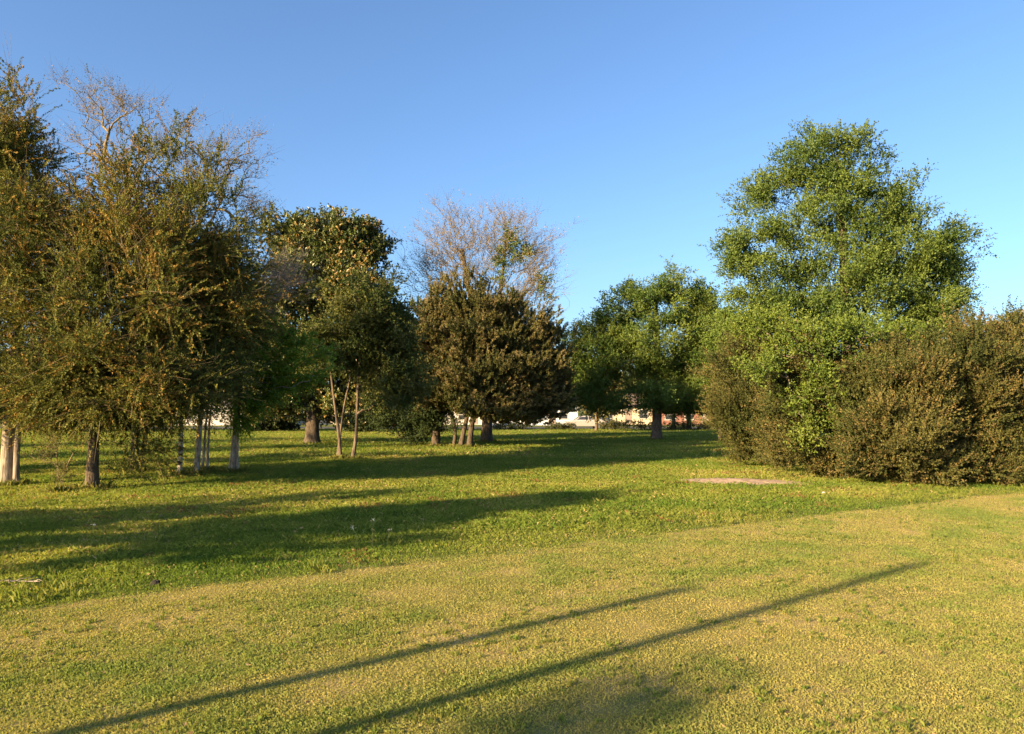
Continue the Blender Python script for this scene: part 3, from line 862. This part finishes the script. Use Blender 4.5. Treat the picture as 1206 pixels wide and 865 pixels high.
cedar('dense cedar bush right of the leafy shrub, reaching lowest onto the lawn', (1068, 569),
      [(1060, 460, 52, 50, .3, 1.1), (1060, 520, 56, 44, 0, 1.1)] + rl(123, (1000, 400, 1125, 566), 13, 20, 34) + [(1040, 548, 36, 18, -.5, .5), (1090, 550, 36, 18, -.5, .5)], 23, limbs=[(1060, 510, [(1030, 430, -.6), (1075, 425, -.4), (1100, 450, -.8), (1015, 500, -1), (1045, 480, -1.4), (1095, 500, -1.3)], 12, .22, .45)])
cedar('tall cedar bush with rounded crown near the right picture edge', (1142, 568),
      [(1148, 432, 40, 40, .4, 1.0), (1140, 490, 48, 52, .2, 1.1), (1150, 530, 44, 34, 0, .8)] + rl(124, (1085, 384, 1205, 566), 13, 18, 34) + [(1130, 550, 34, 18, -.4, .5), (1180, 550, 34, 18, -.4, .5)], 24, limbs=[(1140, 470, [(1122, 386, .2), (1148, 380, .4), (1172, 392, .2), (1100, 410, -.3), (1190, 430, -.6), (1115, 470, -1.3), (1160, 450, -1.3)], 12, .22, .45)])
cedar('cedar bush cut off by the right picture edge with low drooping boughs', (1215, 567),
      [(1215, 468, 46, 42, .3, 1.0), (1215, 505, 50, 46, .2, 1.2)] + rl(125, (1165, 418, 1300, 566), 13, 20, 34) + [(1200, 550, 36, 18, -.4, .5), (1250, 550, 36, 18, -.4, .5)], 25, limbs=[(1215, 500, [(1196, 420, .2), (1215, 418, .4), (1180, 470, -1), (1175, 520, -1.2), (1200, 460, -1.3)], 12, .22, .45)])
tree('leafy_shrub', 'bright green leafy shrub pushing up through the brown cedars', 'shrub', (962, 563),
     [(.05, .02, [(0, 0, 0), (.05, 0, 1), (.1, 0, 2.2)]), (.04, .02, [(.15, .1, 0), (.4, .1, 1.2), (.8, .2, 2.4)])],
     [(1000, 398, 60, 22, -.3, .8), (950, 408, 40, 26, -.7, .6), (968, 460, 34, 36, -.95, .45), (948, 510, 28, 28, -1.0, .2), (1060, 402, 50, 22, -.2, .7), (915, 392, 34, 22, .3, .5), (880, 385, 26, 18, .8, .4), (1030, 440, 40, 24, -.9, .4), (1090, 425, 28, 20, -.7, .35), (900, 440, 24, 26, -.8, .3), (992, 500, 26, 30, -1.0, .2), (1040, 480, 20, 20, -1.1, .2)],
     B_BROWN, LEAF, None, 26, dict(sub=.34, nsub=11, per=8, shell=1.6), dict(rmax=.03), dict(BROAD, k=6, m=6, Ls=.35, cr=.16, L=.085, Wd=.055, c1=(.048, .08, .012), c2=(.095, .125, .02)), crown='foliage')

# ------------------------------------------------------------------ trees beyond the lawn
farf = dict(BROAD, k=8, m=6, Ls=.7, cr=.4, L=.3, Wd=.2)
def far(label, base, lobes, seed, c1, c2, r=.2, hgt=4, bark=B_DARK, name='distant_tree', cat='tree'):
    return tree(name, label, cat, base, [(r, r * .5, [(0, 0, 0), (.05, 0, hgt * .3), (0, 0, hgt)])], lobes, bark, LEAF, 'trees beyond the lawn', seed,
                dict(sub=.42, nsub=16, per=8, shell=1.8), dict(rmax=.15, step=.6), dict(farf, c1=c1, c2=c2))
G1, G2 = (.035, .055, .015), (.08, .1, .025)
far('small tree with sunlit orange trunk beside the silver car', (702, 509), [(706, 470, 22, 20, 0, 1), (690, 462, 18, 14, 0, .6)], 31, (.06, .06, .02), (.1, .09, .03), .16, 2.2, B_BROWN)
far('dark thin trunk just right of the round green tree', (793, 506), [(790, 462, 26, 22, 0, 1)], 32, G1, G2, .22)
far('dark trunk in front of the brick house', (811, 506), [(815, 460, 26, 24, 0, 1), (835, 470, 18, 18, 0, .6)], 33, G1, G2, .28)
far('dark shrubby tree left of the magnolia trunk', (322, 508), [(322, 470, 34, 34, 0, 1.3), (318, 496, 20, 12, 0, .6)], 34, (.015, .022, .009), (.03, .042, .014), .2, 2.5)
for i_, (bx_, by_, rx_, ry_, lb_) in enumerate([(48, 508, 30, 14, 'low dark bush far behind the grey double trunk'), (140, 508, 36, 18, 'low dark bush far behind the dark-barked evergreen')]):
    far(lb_, (bx_, by_), [(bx_, by_ - ry_ * .9, rx_, ry_, 0, 1.1), (bx_ + rx_ * .4, by_ - ry_ * 1.4, rx_ * .6, ry_ * .8, .5, .6)], 130 + i_, (.02, .03, .01), (.05, .06, .018), .1, 1.6, B_DARK, 'distant_bush', 'bush')
far('dark bush seen right of the forked slender tree', (440, 509), [(440, 470, 34, 26, 0, 1.1), (430, 498, 16, 9, 0, .5)], 35, (.018, .028, .01), (.04, .05, .016), .2, 2.5)
for i, (px, py, rx, ry, dd, lab) in enumerate([
        (90, 440, 70, 40, 92 * K, 'far green tree behind the dark-barked evergreen'), (230, 445, 60, 36, 96 * K, 'far green tree behind the pale stems'),
        (480, 450, 60, 36, 90 * K, 'far green tree behind the narrow dark conifer'), (660, 452, 40, 24, 94 * K, 'far green tree over the white gabled house'),
        (760, 452, 60, 30, 98 * K, 'far green tree behind the round green tree'), (900, 440, 70, 36, 95 * K, 'far green tree behind the leftmost cedar bush'),
        (1192, 402, 34, 26, 85 * K, 'far pale tree peeping over the cedars at the right edge')]):
    b = at(px, HOR, dd); b[2] = 0
    far(lab, tuple(b), [(px, py, rx, ry, 0, 1.4), (px - rx * .6, py + 10, rx * .6, ry * .7, 0, .8), (px + rx * .6, py + 8, rx * .6, ry * .7, 0, .8)], 40 + i, (.1, .085, .05) if i == 6 else G1, (.17, .14, .085) if i == 6 else G2, .3, 5)

print('QUADS', sum(len(o.data.polygons) for o in bpy.data.objects if o.type=='MESH'))
# trees on the left outside the frame whose shade crosses the lawn
def side(label, base, lobes, seed, r=.2, hgt=4):
    rng = np.random.default_rng(seed)
    t = thing('evergreen_tree', base, label, 'tree', 'shade trees left of the view')
    b = np.array(base, float)
    P, rad = trunk_mesh('trunk', [b + np.array(p) for p in ((0, 0, -.06), (.05, 0, hgt * .4), (0, .1, hgt))], r, r * .5, B_DARK, t, rng)
    lb = [(b + np.array(c), np.array(q), w) for c, q, w in lobes]
    C, D = clumps(lb, rng, sub=.36, nsub=16, per=10, shell=1.9, seed=seed)
    branches('branches', C, [P[P[:, 2] > 1]], B_TWIG, t, rng, rmax=.08)
    V, Fa, cc = foliage(C, D, rng, seed=seed, **dict(CEDAR, L=.14, Wd=.06, Ls=.5, c1=OLIVE1, c2=OLIVE2, tipc=GOLD, tipp=.4))
    npmesh('crown', V, Fa, NEEDLE, t, cc)
def un(u, n):
    return (K * (.777 * u - .629 * n), K * (.629 * u + .777 * n), 0)
side('dark-trunked evergreen outside the left picture edge, its shade crossing the lawn', un(-9, 10.5), [((0, 0, 5.0), (1.8, 1.8, 1.9), .6), ((.2, .3, 6.6), (1.2, 1.2, 1.0), .45)], 61, .2, 5.4)
side('evergreen beside the shade tree, next to the grey double trunk outside the frame', un(-11, 13.0), [((0, 0, 4.4), (3.4, 3.4, 2.6), .65), ((.5, 0, 2.7), (2.6, 2.6, 1.5), .5)], 62, .22, 5)

side('tall evergreen outside the left picture edge, nearest to the grey double trunk', un(-7, 25.5), [((0, 0, 6.2), (3.4, 3.4, 3.2), .6), ((.5, 0, 3.4), (2.6, 2.6, 1.3), .3)], 63, .25, 7)
side('tall evergreen in the middle of the row outside the left picture edge', un(-5, 32.5), [((0, 0, 6.8), (3.6, 3.6, 3.6), .6), ((.5, 0, 3.6), (2.8, 2.8, 1.4), .35)], 64, .25, 8)
side('farthest tall evergreen of the row outside the left picture edge', un(-5, 41), [((0, 0, 7.4), (4.2, 4.2, 4.0), .6), ((.5, 0, 3.8), (3.4, 3.4, 1.6), .35)], 65, .28, 8)

# ------------------------------------------------------------------ posts behind the camera that throw the two long shadows
U, Nn = np.array([.777, .629]), np.array([-.629, .777])
WOOD = bark_mat('weathered_wood', (.2, .15, .1), (.34, .26, .18), 6, .1, .2)
for tu, tn, lab in [(a_ * K, b_ * K, c_) for a_, b_, c_ in ((8.98, 3.79, 'taller weathered timber post left of the camera'), (6.03, 4.67, 'shorter weathered timber post left of the camera'))]:
    bu = -6.0 * K
    hgt = (tu - bu) * math.tan(SUN_EL)
    q = U * bu + Nn * tn
    t = thing('timber_post', (q[0], q[1], 0), lab, 'post', 'posts left of the camera', math.atan2(U[1], U[0]))
    mb = MB(); mb.box(-.085, .085, -.085, .085, -.05, hgt - .1); mb.build('post_shaft', WOOD, t, .008)
    mb = MB(); mb.box(-.1, .1, -.1, .1, hgt - .098, hgt - .06)
    mb.add([(-.1, -.1, hgt - .058), (.1, -.1, hgt - .058), (.1, .1, hgt - .058), (-.1, .1, hgt - .058), (0, 0, hgt)], [(0, 1, 4), (1, 2, 4), (2, 3, 4), (3, 0, 4), (3, 2, 1, 0)])
    mb.build('post_cap', WOOD, t)
q = U * -6.2 * K + Nn * 3.1 * K
rng = np.random.default_rng(70)
b = np.array([q[0], q[1], 0])
t = thing('garden_shrub', b, 'loose leafy garden shrub beside the timber posts left of the camera', 'shrub')
P, rad = trunk_mesh('trunk', [b + np.array(p) for p in ((0, 0, -.06), (.02, 0, 1.2), (0, .05, 3.9))], .035, .012, B_BROWN, t, rng)
C, D = clumps([(b + np.array((0, 0, 3.7)), np.array((.24, .24, .45)), .5)], rng, sub=.4, nsub=10, per=6, shell=1.6)
branches('branches', C, [P[P[:, 2] > .5]], B_BROWN, t, rng, rmax=.02)
V, Fa, cc = foliage(C, D, rng, **dict(BROAD, k=4, m=5, Ls=.25, L=.08, Wd=.05))
npmesh('foliage', V, Fa, LEAF, t, cc)

rng = np.random.default_rng(210)
X, Y = [], []
for fx, fy, fr in FEET:
    q = 240
    a_ = rng.uniform(0, 6.283, q); r_ = fr * 1.0 + np.abs(rng.normal(0, .16, q))
    X.append(fx + np.cos(a_) * r_); Y.append(fy + np.sin(a_) * r_)
X = np.concatenate(X); Y = np.concatenate(Y); n = len(X)
blades('grass_at_tree_feet', X, Y, rng.uniform(.08, .34, n) * rng.uniform(.5, 1, n), rng.uniform(.005, .009, n) * np.clip(Y / 11, .8, 3), lerp((.08, .12, .022), (.22, .2, .06), rng.random(n)), rng, .9)

# ------------------------------------------------------------------ houses across the road
GLASS = plain('dark_glass', (.03, .035, .04), .12, .2, 1, 0, .6)
WHITE = plain('white_paint', (.4, .39, .37), .6, .06, 2)
def house(px, d, w, dep, hw, hr, wallm, roofm, label, gable_front=False, wins=(), door=None, rz=0, porch=False, name='house'):
    b = at(px, HOR, d); b[2] = 0
    t = thing(name, b, label, 'house', None, rz)
    o = .4
    if gable_front:
        mb = MB(); mb.prism_y([(-w/2, -.05), (w/2, -.05), (w/2, hw), (0, hw + hr), (-w/2, hw)], 0, dep); mb.build('wall', wallm, t)
        sl = hr / (w / 2)
        for s in (-1, 1):
            mb = MB()
            pr = [(0, hw + hr + .02), (s * (w/2 + o), hw - o * sl + .02), (s * (w/2 + o), hw - o * sl + .17), (0, hw + hr + .17)]
            mb.prism_y(pr if s > 0 else pr[::-1], -o, dep + o); mb.build('roof', roofm, t)
    else:
        mb = MB(); mb.prism_x([(0, -.05), (dep, -.05), (dep, hw), (dep/2, hw + hr), (0, hw)], -w/2, w/2); mb.build('wall', wallm, t)
        sl = hr / (dep / 2)
        for s in (0, 1):
            mb = MB()
            e = -o if s == 0 else dep + o
            pr = [(dep/2, hw + hr + .02), (e, hw - o * sl + .02), (e, hw - o * sl + .17), (dep/2, hw + hr + .17)]
            mb.prism_x(pr, -w/2 - o, w/2 + o); mb.build('roof', roofm, t)
        mb = MB(); mb.box(-w/2 - o, w/2 + o, -o - .03, -o - .003, hw - o * sl - .06, hw - o * sl + .15); mb.build('fascia', WHITE, t)
    for (wx, wz, ww, wh) in wins:
        f = MB()
        f.box(wx - ww/2 - .08, wx + ww/2 + .08, -.05, -.003, wz + wh/2, wz + wh/2 + .1)
        f.box(wx - ww/2 - .1, wx + ww/2 + .1, -.08, -.003, wz - wh/2 - .1, wz - wh/2)
        f.box(wx - ww/2 - .08, wx - ww/2, -.05, -.003, wz - wh/2, wz + wh/2)
        f.box(wx + ww/2, wx + ww/2 + .08, -.05, -.003, wz - wh/2, wz + wh/2)
        f.box(wx - ww/2, wx + ww/2, -.04, -.003, wz - .03, wz + .03)
        fo = f.build('window', WHITE, t)
        g = MB(); g.box(wx - ww/2, wx + ww/2, -.02, -.004, wz - wh/2, wz - .032); g.box(wx - ww/2, wx + ww/2, -.02, -.004, wz + .032, wz + wh/2)
        g.build('pane', GLASS, fo)
    if door is not None:
        mb = MB(); mb.box(door - .48, door + .48, -.05, -.003, .1, 2.15); do = mb.build('door', plain('door_paint', (.25, .2, .17), .5), t)
        mb = MB(); mb.box(door + .34, door + .4, -.1, -.052, 1.0, 1.1); mb.build('handle', plain('brass', (.5, .4, .2), .3, .1, 3, 1), do)
    return t
SHING = plain('grey_shingles', (.2, .19, .18), .9, .3, 4)
BRNSH = plain('brown_shingles', (.16, .12, .1), .9, .3, 4)
BRICK = plain('red_brick', (.2, .1, .075), .9, .3, 6)
CREAM = plain('cream_siding', (.48, .41, .29), .7, .08, 2)
BLUEW = plain('pale_blue_siding', (.42, .47, .54), .7, .06, 2)
house(650, 80 * K, 7, 9, 2.6, 1.7, BLUEW, SHING, 'pale blue-white gabled house seen left of the silver car', True, [(-1.6, 1.5, 1, 1.2), (1.6, 1.5, 1, 1.2)], 0)
house(738, 84 * K, 9, 8, 2.7, 1.6, CREAM, BRNSH, 'cream sided house seen behind the small sunlit trunk', False, [(-2.6, 1.5, 1.2, 1.2), (2.4, 1.5, 1.2, 1.2)], .2)
house(820, 82 * K, 11, 8, 2.5, 1.7, BRICK, SHING, 'low red brick house with white trim behind the dark trunks', False, [(-3.6, 1.4, 1.4, 1.3), (-1, 1.4, 1.1, 1.3), (3.4, 1.4, 1.4, 1.3)], 1.2)
house(448, 82 * K, 7, 8, 2.6, 1.6, BRICK, SHING, 'small red brick house glimpsed right of the forked slender tree', False, [(-2, 1.4, 1.1, 1.2), (2, 1.4, 1.1, 1.2)], .3)
house(545, 83 * K, 10, 8, 2.6, 1.6, WHITE, SHING, 'white house glimpsed behind the rusty brown cedar stems', False, [(-3, 1.4, 1.2, 1.2), (0, 1.4, 1.2, 1.2), (3, 1.4, 1.2, 1.2)], 1.6)
house(385, 84 * K, 10, 8, 2.6, 1.6, CREAM, BRNSH, 'tan house glimpsed right of the magnolia trunk', False, [(-3, 1.4, 1.2, 1.2), (3, 1.4, 1.2, 1.2)], .4)
house(262, 80 * K, 14, 8, 2.5, 1.5, WHITE, SHING, 'long white house glimpsed behind the pale tree stems', False, [(-5, 1.4, 1.2, 1.2), (-2, 1.4, 1.2, 1.2), (4.5, 1.4, 1.2, 1.2)], 1.5)
house(70, 82 * K, 12, 8, 2.5, 1.5, WHITE, SHING, 'white house glimpsed between the two evergreen trunks', False, [(-4, 1.4, 1.2, 1.2), (4, 1.4, 1.2, 1.2)], 0)

# ------------------------------------------------------------------ cars
TYRE = plain('rubber', (.02, .02, .02), .85)
RIM = plain('rim_metal', (.5, .5, .5), .35, .1, 3, .9)
def car(px, d, paint, label, rz=0, name='parked_car', suv=False):
    b = at(px, HOR, d); b[2] = 0
    t = thing(name, b, label, 'car', 'cars parked across the lawn', rz)
    hz = 1.72 if suv else 1.45
    body = MB()
    pr = [(-2.2, .32), (-2.25, .6), (-2.15, .82), (-1.3, .95), (1.5, 1.0), (2.15, .95), (2.25, .62), (2.2, .32)]
    body.prism_y(pr, -.88, .88)
    body.build('body', paint, t, .06)
    cab = MB()
    n0 = [(-1.25, .94), (-.55, hz - .06), (-.3, hz), (1.0, hz), (1.35, hz - .1), (1.95, .98)]
    a = [(x, -.8 if z < 1.1 else -.64, z) for x, z in n0]; c = [(x, .8 if z < 1.1 else .64, z) for x, z in n0]
    n = len(n0)
    cab.add(a + c, [tuple(range(n)), tuple(range(2 * n - 1, n - 1, -1))] + [((i + 1) % n, i, n + i, n + (i + 1) % n) for i in range(n)])
    cab.build('cabin', paint, t, .03)
    for s in (-1, 1):
        g = MB()
        def q(x, z):
            k = (z - .94) / (hz - .94)
            return (x, s * (.8 - .16 * min(1, k * 1.05) + .012), z)
        for poly in ([(-.95, 1.04), (-.42, hz - .1), (.3, hz - .1), (.3, 1.04)], [(.38, 1.04), (.38, hz - .1), (.98, hz - .12), (1.5, 1.06)]):
            vs = [q(*p) for p in poly]
            g.add(vs, [(0, 1, 2, 3) if s > 0 else (3, 2, 1, 0)])
        g.build('side_window', GLASS, t)
    g = MB(); g.add([(-1.19, -.66, 1.0), (-1.19, .66, 1.0), (-.6, .56, hz - .1), (-.6, -.56, hz - .1)], [(0, 1, 2, 3)]); o = g.build('windscreen', GLASS, t); o.location.x -= .03
    for wx in (-1.4, 1.38):
        for s in (-1, 1):
            w = MB(); w.cyl_y(wx, .33, .33, s * .9 - .1, s * .9 + .02 * s + .09); wo_ = w.build('wheel', TYRE, t, .02)
            w = MB(); w.cyl_y(wx, .33, .21, s * .9 + (.112 if s > 0 else -.125), s * .9 + (.12 if s > 0 else -.121), 12); w.build('rim', RIM, wo_)
    for s in (-1, 1):
        h_ = MB(); h_.box(-2.275, -2.2, s * .62 - .18, s * .62 + .18, .64, .78); h_.build('headlight', plain('lamp_glass', (.8, .8, .78), .15), t)
        h_ = MB(); h_.box(2.215, 2.28, s * .66 - .16, s * .66 + .16, .7, .86); h_.build('tail_light', plain('red_lamp', (.4, .02, .02), .25), t)
    return t
SILV = plain('silver_paint', (.42, .40, .39), .3, .03, 2, .3, .5)
WPNT = plain('white_car_paint', (.72, .72, .72), .25, .03, 2, 0, .5)
DPNT = plain('dark_car_paint', (.05, .055, .07), .25, .05, 2, 0, .5)
car(688, 65 * K, SILV, 'silver car parked left of the small sunlit trunk', .05)
car(598, 66.5 * K, WPNT, 'white car parked right of the rusty cedar stems', .1)
car(302, 68 * K, WPNT, 'white car parked right of the tall leaning pale trunk', .1)
car(88, 64 * K, WPNT, 'white car seen between the two evergreen trunks', .1, suv=True)

# low dark hedge along the far edge of the lawn
def hedge(px0, px1, d, hgt, seed, label):
    rng = np.random.default_rng(seed)
    a, b = at(px0, HOR, d), at(px1, HOR, d)
    t = thing('hedge', ((a[0] + b[0]) / 2, d, 0), label, 'hedge')
    n = int((b[0] - a[0]) * 22)
    C = np.stack([rng.uniform(a[0], b[0], n), d + rng.normal(0, .3, n), rng.uniform(.1, hgt, n)], 1)
    C[:, 2] *= .7 + .5 * vnoise(C * .8, seed)
    D = unit(rng.normal(size=(n, 3)) + np.array([0, -.3, .6]))
    V, Fa, cc = foliage(C, D, rng, **dict(BROAD, k=5, m=6, Ls=.3, cr=.15, L=.13, Wd=.08, c1=(.025, .035, .012), c2=(.06, .06, .02)))
    npmesh('foliage', V, Fa[V[:, 2].reshape(-1, 4).min(1) > .01], LEAF, t, cc)
    T, FF = [0, []], []
    for x_ in np.arange(a[0] + .3, b[0], .6):
        tube([(x_, d, -.03), (x_ + .05, d, hgt * .4), (x_, d + .05, hgt * .8)], np.array([.02, .015, .008]), 5, T, FF)
    npmesh('stems', np.concatenate(T[1]), np.concatenate(FF), B_BROWN, t)
hedge(708, 772, 61.5 * K, .85, 81, 'low dark scrubby hedge left of the round green tree trunk')

hedge(584, 622, 62 * K, .95, 82, 'low dark scrub in front of the white car, right of the rusty cedar')
hedge(644, 676, 62.5 * K, .7, 83, 'short low scrub in front of the pale gabled house')
hedge(780, 850, 61.8 * K, .8, 84, 'low dark scrub right of the round green tree trunk')

# ------------------------------------------------------------------ small things on the lawn
def flower_stalk(px, py, hgt, seed, label):
    rng = np.random.default_rng(seed)
    b = ground_at(px, py)
    t = thing('flower_stalk', b, label, 'wildflower', 'white wildflower stalks')
    T, FF = [0, []], []
    p = smooth_path([b + np.array(q) for q in ((0, 0, 0), (.01, 0, hgt * .5), (rng.normal(0, .03), 0, hgt))], .05)
    tube(p, np.linspace(.004, .002, len(p)), 4, T, FF)
    for k in range(7):
        i = int(len(p) * rng.uniform(.35, .95)); i = min(i, len(p) - 1)
        e = p[i] + np.array([rng.normal(0, .05), rng.normal(0, .05), .06])
        tube([p[i], (p[i] + e) / 2 + np.array([0, 0, -.01]), e], np.array([.002, .002, .0015]), 3, T, FF)
    npmesh('stalk', np.concatenate(T[1]), np.concatenate(FF), plain('stalk_green', (.12, .14, .05)), t)
    C = p[-1] + rng.normal(size=(9, 3)) * np.array([.016, .016, .01])
    V, Fa, cc = foliage(C, unit(rng.normal(size=(9, 3)) + np.array([0, 0, 1])), rng, k=2, m=2, Ls=.02, cr=.006, L=.014, Wd=.01, c1=(.46, .46, .4), c2=(.58, .57, .52), flat=.7)
    npmesh('flower_head', V, Fa, LEAF, t, cc)
flower_stalk(438, 645, .45, 91, 'tallest of three thin white-headed weed stalks at the meadow edge')
flower_stalk(421, 645, .32, 92, 'short white-headed weed stalk left of the tallest stalk')
flower_stalk(456, 643, .27, 93, 'short white-headed weed stalk right of the tallest stalk')
flower_stalk(108, 628, .16, 94, 'lone white weed flower in the shaded grass under the left trees')

rng = np.random.default_rng(95)
b = ground_at(183, 687)
ph = []
mb = MB()
th = np.linspace(0, 2 * math.pi, 12, endpoint=False)
rings = []
for zz, rr_ in ((-.01, .07), (.03, .065), (.055, .05), (.065, .03)):
    q = 1 + rng.normal(0, .13, 12)
    rings += [(b[0] + math.cos(a_) * rr_ * k_, b[1] + math.sin(a_) * rr_ * k_ * .8, zz + rng.normal(0, .004)) for a_, k_ in zip(th, q)]
mb.add(rings + [(b[0], b[1], .068)], [(r_ * 12 + i, r_ * 12 + (i + 1) % 12, (r_ + 1) * 12 + (i + 1) % 12, (r_ + 1) * 12 + i) for r_ in range(3) for i in range(12)] + [(36 + i, 36 + (i + 1) % 12, 48) for i in range(12)])
o = mb.build('dirt_clod', plain('dark_soil', (.02, .017, .014), .95, .4, 30))
tag(o, 'small black lump lying in the grass at the mown edge', 'clod')

b = ground_at(20, 686)
T, FF = [0, []], []
rng = np.random.default_rng(96)
main = smooth_path([b + np.array(q) for q in ((-.35, .05, .02), (-.1, 0, .05), (.1, .03, .04), (.3, -.02, .05))], .04)
tube(main, np.linspace(.014, .005, len(main)), 6, T, FF)
for k in range(5):
    i = 2 + k * 3
    if i < len(main):
        tube([main[i], main[i] + np.array([.07, rng.normal(0, .06), .03]), main[i] + np.array([.15, rng.normal(0, .1), .02])], np.array([.006, .004, .002]), 4, T, FF)
o = npmesh('fallen_branch', np.concatenate(T[1]), np.concatenate(FF), B_PINK, None, None, True)
tag(o, 'grey fallen branch lying in the grass at the left picture edge', 'branch')

b = ground_at(970, 582)
mb = MB()
mb.add([(b[0] - .09, b[1], .05), (b[0] - .02, b[1] - .03, .075), (b[0] + .09, b[1] + .01, .07), (b[0] + .05, b[1] + .06, .1), (b[0] - .05, b[1] + .05, .09),
        (b[0] - .09, b[1], .04), (b[0] - .02, b[1] - .03, .065), (b[0] + .09, b[1] + .01, .06), (b[0] + .05, b[1] + .06, .09), (b[0] - .05, b[1] + .05, .08)],
       [(0, 1, 4), (1, 3, 4), (1, 2, 3), (9, 6, 5), (9, 8, 6), (8, 7, 6), (0, 5, 6, 1), (1, 6, 7, 2), (2, 7, 8, 3), (3, 8, 9, 4), (4, 9, 5, 0)])
mb.v = [(b[0] + (x_ - b[0]) * .5, b[1] + (y_ - b[1]) * .5, z_ * .75) for x_, y_, z_ in mb.v]
o = mb.build('paper_scrap', plain('paper', (.75, .73, .68), .8))
tag(o, 'crumpled white paper scrap on the grass before the cedar bushes', 'litter')
